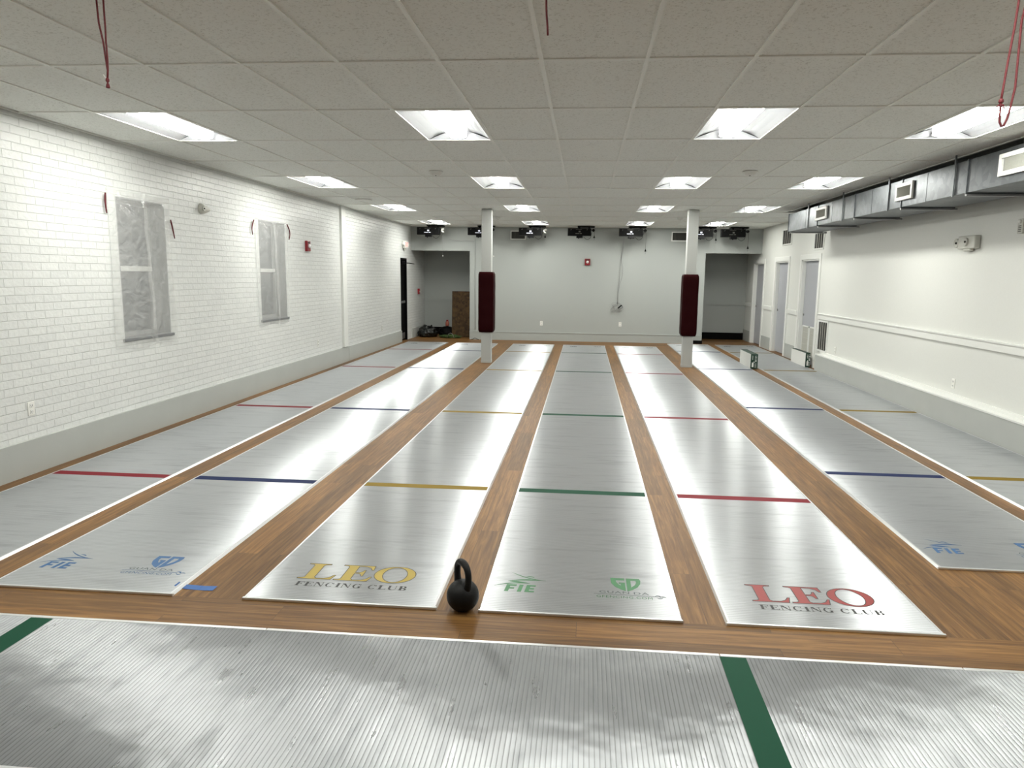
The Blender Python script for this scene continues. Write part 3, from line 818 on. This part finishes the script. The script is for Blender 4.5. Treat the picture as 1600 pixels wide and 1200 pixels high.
# ------------------------------------------------------------------ columns and pads
for xa, xb, lab in ((-1.99, -1.80, 'left'), (1.885, 2.075, 'right')):
    b = MB(); b.box(xa, xb, 13.60, 13.79, 0, H, .006); o = b.build('support_column', M['col'])
    ex = MB(); ex.box(xa-.006, xb+.006, 13.594, 13.796, 0, .05, .003); ex.build('column_foot', M['col'], o)
    tag(o, 'square white painted column wrapped with a pad, %s of the pair' % lab, 'column', 'square columns')
    # wrap-around pad: hollow square ring with bulging quilted faces
    bm = bmesh.new(); m_ = .052; z0, z1 = .60, 1.76; cx_, cy_ = (xa+xb)/2, 13.695; hw = (xb-xa)/2+m_; rings = []
    nz, ns = 30, 12
    for k in range(nz+1):
        v = k/nz; z = z0+(z1-z0)*v; ring = []
        endf = min(v, 1-v)*nz
        inset = .018*max(0, 1-endf/1.5) ** 2
        puff = .005*math.sin(v*PI*4.0)**2
        for s in range(4*ns):
            side, t = divmod(s, ns); q = -1+2*t/ns
            rr = hw-inset+puff*(1-q*q)+.003*noise.noise(Vector((s*.3, z*7, xa)))
            cr = .0 if abs(q) < .8 else .010*((abs(q)-.8)/.2)**2
            px, py = [(q*rr, -(rr-cr)), (rr-cr, q*rr), (-q*rr, rr-cr), (-(rr-cr), -q*rr)][side]
            ring.append(bm.verts.new((cx_+px, cy_+py, z)))
        rings.append(ring)
    inner = []
    for z in (z0+.004, z1-.004):
        ih = (xb-xa)/2+.004; ring = []
        for s in range(4*ns):
            side, t = divmod(s, ns); q = -1+2*t/ns
            px, py = [(q*ih, -ih), (ih, q*ih), (-q*ih, ih), (-ih, -q*ih)][side]
            ring.append(bm.verts.new((cx_+px, cy_+py, z)))
        inner.append(ring)
    seq = [inner[0]]+rings+[inner[1]]
    for A, B in zip(seq, seq[1:]):
        for s in range(4*ns):
            f = bm.faces.new([A[s], A[(s+1) % (4*ns)], B[(s+1) % (4*ns)], B[s]]); f.smooth = True
    me = bpy.data.meshes.new('column_pad'); bmesh.ops.recalc_face_normals(bm, faces=bm.faces[:]); bm.to_mesh(me); bm.free(); me.materials.append(M['maroon'])
    o = bpy.data.objects.new('column_pad', me); C.objects.link(o)
    tag(o, 'maroon vinyl safety pad wrapped around the %s column' % lab, 'pad', 'column pads')
    b = MB()
    sx = xa-m_-.005 if lab == 'left' else xb+m_+.002
    for k in range(6): b.box(sx, sx+.003, 13.69, 13.72, .72+k*.18, .75+k*.18)
    b.build('lacing', M['white_pl'], o)

# ------------------------------------------------------------------ duct on the right
e = thing('air_duct', 'galvanised rectangular air duct hung below the ceiling along the right wall', 'air duct', (3.70, 0, 2.555))
DW, DH = .60, .315; DY1 = 13.62
b = MB(); b.box(0, DW, YF+.02, DY1, 0, DH, .002); b.build('duct_body', M['galv'], e)
for y in (13.62, 11.97, 10.40, 8.92, 7.47, 5.9, 4.4):
    b = MB(); b.box(-.010, DW+.01, y-.018, y-.004, -.010, DH+.008); b.box(-.006, DW+.006, y-.005, y+.010, -.006, DH+.006)
    b.build('duct_flange', M['galv'], e)
for y in (12.60, 11.30, 9.80, 8.3):
    b = MB(); b.box(-.0025, 0, y-.004, y+.004, .004, DH-.004); b.build('duct_seam', M['galv'], e)
for y in (12.44, 10.84, 9.27, 7.70, 6.1, 4.6):
    b = MB(); b.box(-.016, -.006, y-.012, y+.012, -.014, .60); b.build('hanger_strap', M['galv'], e)
for y in (13.44, 11.90, 10.36, 8.90, 7.45, 5.9):
    b = MB(); b.box(-.01, DW+.03, y-.016, y+.016, -.032, -.012, .002); b.build('support_bar', M['steel'], e)
for y0, y1 in ((11.50, 12.02), (8.60, 9.04), (6.25, 6.90)):
    g = MB(); z0, z1 = .075, .270
    g.box(-.028, -.004, y0, y0+.045, z0, z1, .003); g.box(-.028, -.004, y1-.045, y1, z0, z1, .003); g.box(-.028, -.004, y0+.03, y1-.03, z0, z0+.04, .003); g.box(-.028, -.004, y0+.03, y1-.03, z1-.04, z1, .003)
    fr = g.build('vent_frame', M['white_trim'], e)
    g = MB(); n = int((y1-y0-.1)/.018)
    for k in range(n): g.obox((-.014, y0+.055+k*.018, (z0+z1)/2), (.016, .003, z1-z0-.07), (0, 0, .55))
    g.build('vent_blades', M['cream_pl'], fr)
    g = MB(); g.box(-.0058, -.0035, y0+.03, y1-.03, z0+.02, z1-.02); g.build('vent_backing', M['grille'], fr)

# ------------------------------------------------------------------ wall grilles
def grille_x(y0, y1, z0, z1, lab, x=XR, vertical=True, bar=.022, fr=.03):
    e = thing('wall_grille', lab, 'wall vent', (x, (y0+y1)/2, z0), 'wall grilles')
    w = (y1-y0)/2; h_ = z1-z0
    g = MB(); g.box(-.02, 0, -w, -w+fr, 0, h_, .002); g.box(-.02, 0, w-fr, w, 0, h_, .002); g.box(-.02, 0, -w+fr, w-fr, 0, fr, .002); g.box(-.02, 0, -w+fr, w-fr, h_-fr, h_, .002); g.build('grille_frame', M['white_trim'], e)
    g = MB(); g.box(-.004, -.001, -w+fr, w-fr, fr, h_-fr); g.build('grille_backing', M['dark'], e)
    g = MB(); n = 4
    for k in range(1, n): yy = -w+fr+(2*w-2*fr)*k/n; g.box(-.017, -.006, yy-.008, yy+.008, fr, h_-fr)
    g.build('grille_bars', M['cream_pl'], e)
    g = MB(); q = int((h_-2*fr)/.02)
    for k in range(q): g.obox((-.009, 0, fr+.01+k*.02), (.010, 2*w-2*fr, .002), (0, .6, 0))
    g.build('grille_blades', M['grille'], e)
grille_x(16.02, 16.72, 2.44, 2.80, 'dark wall vent high on the right wall, partly behind the end of the duct')
grille_x(13.88, 14.44, 2.26, 2.60, 'dark wall vent above the nearest right wall door')
grille_x(13.32, 13.84, .36, .94, 'tall dark return grille low on the right wall by the door casing')
def grille_y(x0, x1, z0, z1, lab):
    e = thing('wall_grille', lab, 'wall vent', ((x0+x1)/2, YB, z0), 'wall grilles')
    w = (x1-x0)/2; h_ = z1-z0; fr = .025
    g = MB(); g.box(-w, -w+fr, -.014, 0, 0, h_, .002); g.box(w-fr, w, -.014, 0, 0, h_, .002); g.box(-w+fr, w-fr, -.014, 0, 0, fr, .002); g.box(-w+fr, w-fr, -.014, 0, h_-fr, h_, .002); g.build('grille_frame', M['white_trim'], e)
    g = MB(); g.box(-w+fr, w-fr, -.004, -.001, fr, h_-fr); g.build('grille_backing', M['dark'], e)
    g = MB()
    for k in range(12): xx = -w+fr+.012+k*(2*w-2*fr-.02)/11; g.box(xx-.003, xx+.003, -.012, -.005, fr, h_-fr)
    for k in range(6): zz = fr+.014+k*.026; g.box(-w+fr, w-fr, -.010, -.006, zz-.002, zz+.002)
    g.build('grille_blades', M['grille'], e)
grille_y(-1.96, -1.56, 2.62, 2.85, 'small grey vent on the back wall behind the third scoring machine')
grille_y(2.17, 2.60, 2.61, 2.85, 'small grey vent on the back wall beside the right column')

# ------------------------------------------------------------------ scoring machines hung at the far end
def make_machine(idx, x, cord, drop, lab, light_face=1):
    e = thing('scoring_machine', lab, 'scoring machine', (x, 18.10, H), 'overhead scoring machines')
    W = .295
    b = MB(); b.box(-W, W, -.07, .07, -.245, -.055, .008); body = b.build('casing', M['black_gloss'], e)
    b = MB(); b.box(-W+.02, W-.02, -.0745, -.0705, -.230, -.070, .002); b.build('front_panel', M['black'], body)
    b = MB(); b.box(-.05, .38, -.02, .22, -.030, -.004, .003); b.box(-.02, .02, -.01, .03, -.06, -.02); b.box(.22, .26, -.01, .03, -.06, -.02); b.build('ceiling_bracket', M['black'], e)
    b = MB(); b.box(-.075, .085, -.10, .02, -.300, -.240, .006); b.box(-.03, -.005, -.10, -.08, -.318, -.298); b.build('receiver_box', M['black_gloss'], e)
    # small marks on the front, the pale ones with weak emission
    b = MB(); b.box(-.022, .026, -.0762, -.0746, -.158, -.122); b.box(-.10, .00, -.0762, -.0746, -.195, -.180); b.box(.015, .06, -.0762, -.0746, -.196, -.178)
    b.build('display_marks', M['led'] if light_face else M['grille'], body)
    b = MB(); b.box(-.09, .06, -.0762, -.0746, -.092, -.084)
    for s in (-1, 1): b.obox((s*.20-.01, -.0755, -.092), (.012, .0012, .030), (0, .6, 0))
    b.build('printed_marks', M['grille'], body)
    b = MB(); b.lathe([(.0, -.03), (.035, -.03), (.035, -.022), (.012, -.018), (.012, .018), (.035, .022), (.035, .03), (.0, .03)], (W+.055, -.02, -.105), 18, 'Y'); b.box(W, W+.05, -.03, 0, -.11, -.09); b.build('cord_reel', M['black_gloss'], e)
    b = MB(); pts = [(.10, -.03, -.26)]
    for k in range(1, 10): t = k/10; pts.append((.10+.20*t, -.05, -.26-.075*math.sin(PI*t)))
    pts.append((W+.01, -.04, -.17)); b.tube(pts, .004, 6); b.build('loop_cable', M['black'], e)
    b = MB(); cx = W+.075; b.tube([(cx, -.03, -.13), (cx+.003, -.032, -.13-drop*.5), (cx, -.03, -.13-drop)], .0028, 6)
    pc = b.build('pull_cord', M['steel'] if cord == 'bare' else M['black'], e)
    if cord == 'plug':
        b = MB(); b.lathe([(.006, 0), (.010, -.02), (.024, -.055), (.024, -.062), (.004, -.066)], (cx, -.03, -.13-drop), 14); b.tube([(cx, -.03, -.19-drop), (cx-.004, -.03, -.26-drop)], .002, 5); b.build('cord_plug', M['black'], pc)
    else:
        b = MB(); b.lathe([(.004, 0), (.009, -.012), (.009, -.03), (.003, -.034)], (cx, -.03, -.13-drop), 12); b.build('cord_tip', M['white_pl'], pc)
    return e
specs = [(-4.01, 'bare', .62, 'black scoring machine hung over the left alcove opening, leftmost', 1),
         (-2.70, 'bare', .62, 'black scoring machine partly hidden behind the left column', 1),
         (-1.40, 'plug', .10, 'black scoring machine in front of the small left vent', 1),
         (-.17, 'plug', .10, 'black scoring machine hung above the red wall alarm', 0),
         (1.11, 'plug', .42, 'black scoring machine with long cables dangling down the back wall', 1),
         (2.82, 'plug', .14, 'black scoring machine partly hidden behind the right column', 1),
         (3.60, 'plug', .33, 'black scoring machine hung over the right alcove opening, rightmost', 0)]
for k, sp in enumerate(specs): make_machine(k, *sp[:4], sp[4])
# silver duct-like bits of crumpled foil seen at three of them -> loose white cord bundles
for x in (-3.62, -1.03):
    b = MB(); pts = []
    for k in range(26):
        a = k*1.1; pts.append((.035*math.sin(a*1.3)+.01*math.sin(k), .02*math.cos(a), -.02+.05*math.sin(a*.7)))
    b.tube(pts, .006, 6); o = b.build('cord_bundle', M['white_pl']); o.location = (x, 17.98, H-.12)
    tag(o, 'tangled white cord bundle at the %s scoring machine' % ('leftmost' if x < -2 else 'third'), 'cord', 'cord bundles')
# wires between and below machines
def wire(name, pts, r, mat, lab, cat='cable'):
    b = MB(); b.tube(pts, r, 6); return tag(b.build(name, mat), lab, cat)
wire('hanging_cable', [(-3.55, 18.5, 2.60), (-3.2, 18.52, 2.575), (-2.9, 18.55, 2.565)], .004, M['steel'], 'thin cable sagging between the two leftmost scoring machines')
wire('link_cable', [(.35, 18.2, 2.83), (.55, 18.25, 2.78), (.75, 18.25, 2.755), (.88, 18.2, 2.75)], .003, M['steel'], 'thin cable sagging between the fourth and fifth scoring machines')
wire('wall_conduit', [(-2.885, YB-.012, 2.62), (-2.888, YB-.012, 1.6), (-2.88, YB-.012, .26)], .007, M['back_wall'], 'thin painted conduit running down the back wall beside the left alcove', 'conduit')
e = thing('dangling_cable', 'long grey cables with a tangled coil hanging down the middle of the back wall', 'cable', (.93, YB-.06, 2.68))
b = MB(); b.tube([(0, -.3, 0), (.0, -.05, -.3), (-.02, 0, -.55), (-.045, 0, -.85), (-.04, 0, -1.05), (-.075, 0, -1.25), (-.075, 0, -1.70)], .0042, 6); b.build('cable', M['steel'], e)
b = MB(); b.tube([(.03, -.3, 0), (.02, -.05, -.3), (-.01, 0, -.53), (.03, 0, -.75), (.03, 0, -.95), (-.03, 0, -1.15), (-.07, 0, -1.40), (-.07, 0, -1.7)], .0042, 6); b.build('cable', M['steel'], e)
b = MB(); pts = []
for k in range(60):
    a = k*.42; pts.append((-.09+.13*math.cos(a)+.04*math.sin(k*.9), .03*math.sin(a*1.7), -1.77+.08*math.sin(a)+.05*math.sin(k*.31)))
b.tube(pts, .0035, 6); b.build('cable_coil', M['steel'], e)
b = MB(); b.tube([(-.06, .0, -1.79), (.03, -.01, -1.71)], .016, 8); b.build('cable_tie_wrap', M['black'], e)

# ------------------------------------------------------------------ fire alarms, outlets, emergency lights, detectors
def alarm(loc, face, lab):
    e = thing('fire_alarm', lab, 'fire alarm', loc, 'red fire alarms'); e.rotation_euler.z = face
    b = MB(); b.box(-.07, .07, -.045, 0, -.085, .085, .008); b.build('alarm_housing', M['red'], e)
    b = MB(); b.lathe([(.036, 0), (.034, -.015), (.022, -.028), (.004, -.032)], (0, -.045, 0), 18, 'Y'); b.build('strobe_lens', M['glassy'], e)
    b = MB(); b.box(-.045, .045, -.0475, -.045, .045, .065); b.build('alarm_slots', M['dark'], e)
alarm((.05, YB, 2.065), 0, 'red fire alarm strobe in the middle of the back wall')
alarm((XL, 11.50, 2.135), PI/2, 'red fire alarm strobe on the left brick wall beyond the farther window')
e = thing('pull_station', 'small red fire pull station on the left side wall of the left alcove', 'fire alarm', (XL, 19.35, 1.23))
b = MB(); b.box(0, .05, -.05, .05, -.075, .075, .006); b.build('station_housing', M['red'], e)
b = MB(); b.box(.05, .062, -.035, .035, -.02, .0, .002); b.build('pull_lever', M['white_pl'], e)
def outlet(loc, rz, lab):
    e = thing('wall_outlet', lab, 'power outlet', loc, 'wall outlets'); e.rotation_euler.z = rz
    b = MB(); b.box(-.036, .036, -.007, 0, -.058, .058, .003); b.build('cover_plate', M['white_pl'], e)
    for s in (-1, 1):
        b = MB(); b.box(-.017, .017, -.010, -.006, s*.026-.017, s*.026+.017, .003); so = b.build('socket', M['white_trim'], e)
        b = MB(); b.box(-.009, -.006, -.0108, -.0098, s*.026-.006, s*.026+.008); b.box(.006, .009, -.0108, -.0098, s*.026-.006, s*.026+.008); b.box(-.002, .002, -.0108, -.0098, s*.026-.013, s*.026-.009); b.build('socket_slots', M['dark'], so)
outlet((-1.12, YB, .46), 0, 'white power outlet low on the back wall, left of centre')
outlet((.94, YB, .47), 0, 'white power outlet low on the back wall under the dangling cables')
outlet((XL, 5.43, .545), PI/2, 'white power outlet low on the brick wall nearest the camera')
outlet((XL, 11.87, .49), PI/2, 'white power outlet low on the brick wall just before the pier strip')
outlet((XL, 15.80, .47), PI/2, 'white power outlet low on the brick wall between pier strip and black door')
outlet((XR, 8.81, .48), -PI/2, 'white power outlet low on the right wall, nearer one')
outlet((XR, 12.88, .46), -PI/2, 'white power outlet low on the right wall near the doors')
e = thing('emergency_light', 'rounded off-white emergency light on the brick wall between the two windows', 'emergency light', (XL, 8.33, 2.44))
b = MB()
prof = []
for k in range(14):
    a = PI/2*k/13; prof.append((.062*math.cos(a)+.001, .055*math.sin(a)))
b.lathe(prof, (0, -.055, 0), 24, 'X')
for v in b.bm.verts:
    if v.co.y > -.055: v.co.y = -.055+(v.co.y+.055)*3.2; v.co.z *= max(.35, 1-(v.co.y+.055)*2.6)
b.build('light_housing', M['cream_pl'], e)
b = MB(); b.lathe([(.028, 0), (.030, .012), (.020, .016), (.012, .010)], (.045, -.075, 0), 18, 'X'); b.build('lamp_head', M['cream_pl'], e)
b = MB(); b.lathe([(.009, 0), (.009, .006), (.004, .008)], (.057, -.075, 0), 12, 'X'); b.build('lamp_bulb', M['dark'], e)
e = thing('emergency_light', 'boxy off-white emergency light with round lamp heads on the right wall', 'emergency light', (XR, 8.74, 2.145))
b = MB(); b.box(-.07, 0, -.20, .17, -.075, .075, .012); b.build('light_housing', M['cream_pl'], e)
for y, z, r in ((-.02, .005, .050), (.225, 0, .055)):
    b = MB(); b.lathe([(r*.5, .03), (r*.95, .01), (r, -.012), (r*.86, -.016), (r*.5, -.008), (.012, -.006)], (-.074 if y < 0 else -.05, y, z), 22, 'X'); lh = b.build('lamp_head', M['cream_pl'], e)
    b = MB(); b.lathe([(.012, 0), (.012, -.010), (.006, -.014)], (-.080 if y < 0 else -.056, y, z), 12, 'X'); b.build('lamp_bulb', M['dark'], lh)
b = MB(); b.box(-.06, -.01, -.09, .06, -.10, -.07, .01); b.build('battery_case', M['cream_pl'], e)
e = thing('wall_sensor', 'small white sensor plate at the right picture edge, high on the right wall', 'sensor', (XR, 7.80, 2.265))
b = MB(); b.box(-.022, 0, -.045, .045, -.075, .075, .005); b.build('sensor_plate', M['cream_pl'], e)
b = MB(); b.lathe([(.020, 0), (.018, -.014), (.004, -.018)], (-.022, 0, .045), 14, 'X'); b.build('sensor_dome', M['white_pl'], e)
b = MB()
for k in range(4): b.box(-.0235, -.0215, -.025, .025, -.055+k*.018, -.048+k*.018)
b.build('sensor_slots', M['grille'], e)
# exit sign
e = thing('exit_sign', 'white exit sign with red letters and lamp heads above the black door', 'exit sign', (XL, 17.85, 2.42))
b = MB(); b.box(.0, .075, -.15, .15, -.07, .11, .006); b.build('sign_housing', M['white_pl'], e)
me = text_mesh('EXIT', .15)
for v in me.vertices: v.co = (.0762, v.co.x, v.co.y-.035)
me.materials.clear(); me.materials.append(M['exit_red'])
t = bpy.data.objects.new('exit_lettering', me); C.objects.link(t); t.parent = e
for y in (-.20, .20):
    b = MB(); b.lathe([(.020, -.02), (.042, 0), (.045, .035), (.03, .038), (.008, .03)], (.045, y, .02), 18, 'X'); b.build('lamp_head', M['white_pl'], e)
b = MB(); b.box(.01, .06, -.05, .03, -.125, -.07, .006); b.build('battery_case', M['cream_pl'], e)
# ceiling devices
def det(x, y, lab, r=.055):
    e = thing('smoke_detector', lab, 'smoke detector', (x, y, H), 'smoke detectors')
    b = MB(); b.lathe([(r*1.15, 0), (r*1.15, -.010), (r, -.014), (r*.92, -.034), (r*.6, -.045), (.002, -.047)], (0, 0, 0), 24); b.build('detector_body', M['white_pl'], e)
    b = MB(); b.lathe([(r*.95, -.018), (r*.97, -.021), (r*.93, -.026)], (0, 0, 0), 24); b.box(-.006, .006, -.008, .008, -.052, -.046); b.build('detector_vents', M['dark'], e)
det(-1.85, 8.77, 'round white smoke detector on the ceiling, near pair, left', .075)
det(1.90, 8.76, 'round white smoke detector on the ceiling, near pair, right', .075)
det(-1.91, 15.5, 'round white smoke detector on the ceiling behind the left column')
det(1.96, 15.4, 'round white smoke detector on the ceiling beside the right column top')
b = MB(); b.lathe([(.14, 0), (.14, -.008), (.12, -.012), (.001, -.010)], (0, 0, 0), 30); o = b.build('ceiling_speaker', M['grid']); o.location = (-3.79, 12.05, H)
tag(o, 'flat round cover plate on the ceiling near the brick wall', 'ceiling plate')

# ------------------------------------------------------------------ red cords hanging from the ceiling
e = thing('hanging_red_cord', 'red doubled cord with a knot hanging from the ceiling at upper left', 'cord', (-2.40*.9, 3.15, H-.1243), 'red cords hanging from the ceiling'); e.scale = (.9, .9, .9)
b = MB(); b.tube([(-.024, 0, .137), (-.02, 0, .0), (-.018, 0, -.04), (-.002, 0, -.13), (.004, 0, -.20), (.010, 0, -.26), (.006, 0, -.305)], .0044, 8)
b.tube([(.014, 0, .137), (.013, 0, .0), (.014, 0, -.06), (.012, 0, -.13), (.014, 0, -.20), (.012, 0, -.26), (.006, 0, -.305)], .0044, 8); b.build('cord', M['ribbon'], e)
b = MB(); b.lathe([(.003, .012), (.008, .006), (.009, -.004), (.005, -.010), (.004, -.014), (.007, -.02), (.010, -.034), (.008, -.038)], (.006, 0, -.307), 12); b.build('knot', M['ribbon'], e)
b = MB(); b.tube([(.0, 0, -.30), (-.010, .0, -.288), (-.014, 0, -.281)], .0018, 5); b.build('white_tag', M['white_pl'], e)
e = thing('hanging_red_cord', 'short single red cord end hanging at the top centre', 'cord', (-.205*.9, 3.15, H-.1243), 'red cords hanging from the ceiling'); e.scale = (.9, .9, .9)
b = MB(); b.tube([(-.010, 0, .137), (-.007, 0, 0), (-.005, 0, -.04), (.0, 0, -.09), (.002, 0, -.130)], .0048, 8); b.build('cord', M['ribbon'], e)
e = thing('hanging_red_cord', 'long looped red cord with a frayed knot hanging at upper right', 'cord', (1.875*.9, 3.15, H-.1243), 'red cords hanging from the ceiling'); e.scale = (.9, .9, .9)
b = MB(); b.tube([(.005, 0, .137), (.0, 0, .0), (-.006, 0, -.12), (-.018, 0, -.26), (-.028, 0, -.40), (-.031, 0, -.45)], .0050, 8)
b.tube([(.045, 0, .137), (.035, 0, .0), (.020, 0, -.10), (.022, 0, -.25), (.024, 0, -.38), (.012, 0, -.47), (.004, 0, -.515), (-.008, 0, -.545), (-.018, 0, -.548), (-.027, 0, -.53), (-.029, 0, -.50), (-.031, 0, -.44)], .0050, 8); b.build('cord', M['ribbon'], e)
b = MB(); b.lathe([(.004, .012), (.010, .006), (.011, -.004), (.006, -.010)], (-.030, 0, -.440), 12)
for k in range(10):
    a = k*.63; b.tube([(-.030, 0, -.448), (-.030+.012*math.cos(a), .010*math.sin(a), -.458), (-.032+.02*math.cos(a), .016*math.sin(a), -.474)], .0016, 5)
b.build('knot', M['ribbon'], e)

# ------------------------------------------------------------------ boxes on the floor
def carton(x0, x1, y0, y1, z0, z1, lab):
    e = thing('long_carton', lab, 'box', ((x0+x1)/2, (y0+y1)/2, z0), 'white and green cartons')
    w, l, h_ = (x1-x0)/2, (y1-y0)/2, z1-z0
    b = MB(); b.box(-w, w, -l+.002, l, 0, h_, .003); b.build('carton_body', M['box_white'], e)
    b = MB(); b.box(-w-.001, w+.001, -l-.001, -l+.004, 0, h_+.001); b.box(-w-.0012, w+.0012, -l, l, h_-.001, h_+.002); ge = b.build('green_end', M['box_green'], e)
    b = MB(); yf = -l-.0022
    for k in range(7): b.box(.012+.0*k, .018+.030*abs(math.sin(k*2.1+1)), yf, yf+.0012, h_-.035-k*.014, h_-.029-k*.014)
    for k in range(4): b.box(-w+.028, -w+.040, yf, yf+.0012, h_-.04-k*.020, h_-.028-k*.020)
    b.box(-.01, .008, yf, yf+.0012, .115, .135); b.box(.022, .040, yf, yf+.0012, .128, .150)
    b.box(-w+.022, -w+.055, yf, yf+.0012, .03, .115)
    for k in range(4): b.box(.008, .045, yf, yf+.0012, .025+k*.022, .030+k*.022)
    b.build('printed_marks', M['mark'], ge)
    b = MB()
    for k in range(5): b.box(-w*.5, w*.4, -l*.2+k*.06, -l*.2+.03+k*.06, h_+.002, h_+.0026)
    b.build('top_marks', M['grille'], ge)
carton(3.155, 3.285, 13.55, 14.49, .014, .286, 'long white carton with a dark green end standing on the strips')
carton(4.285, 4.37, 13.97, 14.93, .014, .288, 'long white carton with a green end pushed against the louvred door')

# ------------------------------------------------------------------ clutter in the left alcove
def blob(name, c, s, mat, seed, lab, cat, amp=.25, flat=.0, freq=2.2):
    bm = bmesh.new(); bmesh.ops.create_icosphere(bm, subdivisions=4, radius=1)
    for v in bm.verts:
        n_ = noise.fractal(v.co*freq+Vector((seed, seed*2, 0)), .8, 2.1, 4)
        cr = abs(noise.noise(v.co*4.5+Vector((seed*3, 0, seed))))
        q = v.co*(1+amp*n_-.22*amp*cr*3)
        q.z = max(q.z, -.62)
        v.co = (q.x*s[0], q.y*s[1], (q.z+.62)*s[2])
    for f in bm.faces: f.smooth = True
    me = bpy.data.meshes.new(name); bm.to_mesh(me); bm.free(); me.materials.append(mat)
    o = bpy.data.objects.new(name, me); C.objects.link(o); o.location = c
    return tag(o, lab, cat)
o = blob('garbage_bag', (-4.28, 19.1, .001), (.26, .24, .19), M['bag'], 3.0, 'shiny black garbage bag lying on the floor in the left alcove', 'bag')
b = MB(); b.tube([(.08, -.1, .25), (.10, -.1, .29), (.14, -.12, .31)], [.03, .014, .03], 8); b.build('bag_knot', M['bag'], o)
blob('sports_bag', (-3.80, 19.45, .001), (.26, .20, .17), M['black'], 9.0, 'low black bag behind the green cloth in the left alcove', 'bag', .18)
blob('green_cloth', (-3.60, 18.88, .001), (.30, .14, .055), M['green_cloth'], 5.5, 'crumpled green cloth spread on the alcove floor', 'cloth', .4, freq=3)
e = thing('orange_bottle', 'small orange-pink bottle standing on the black bag in the left alcove', 'bottle', (-3.79, 19.40, .285))
b = MB(); b.lathe([(.045, 0), (.052, .02), (.050, .10), (.035, .13), (.028, .135)], (0, 0, 0), 18); b.build('bottle_body', M['pink'], e)
b = MB(); b.lathe([(.030, .133), (.030, .165), (.024, .172)], (0, 0, 0), 16); b.build('bottle_cap', M['red'], e)
b = MB(); b.box(-3.63, -3.065, 0, .018, 0, 1.25); o = b.build('strand_board', M['osb']); o.location = (0, 19.22, 0.002); o.rotation_euler.x = -.06
tag(o, 'brown strand board sheet standing upright against the alcove side', 'board')
wire('loose_cord', [(-3.66, 18.66, .006), (-3.62, 18.66, .12), (-3.56, 18.66, .15), (-3.50, 18.66, .12), (-3.46, 18.66, .006)], .006, M['steel'], 'thin pale cord looping up in front of the green cloth', 'cord')
wire('floor_cord', [(-2.98, 18.50, .006), (-2.93, 18.45, .012), (-2.87, 18.47, .05), (-2.82, 18.50, .02), (-2.76, 18.46, .006)], .007, M['black'], 'short dark cord end on the floor by the alcove corner', 'cord')
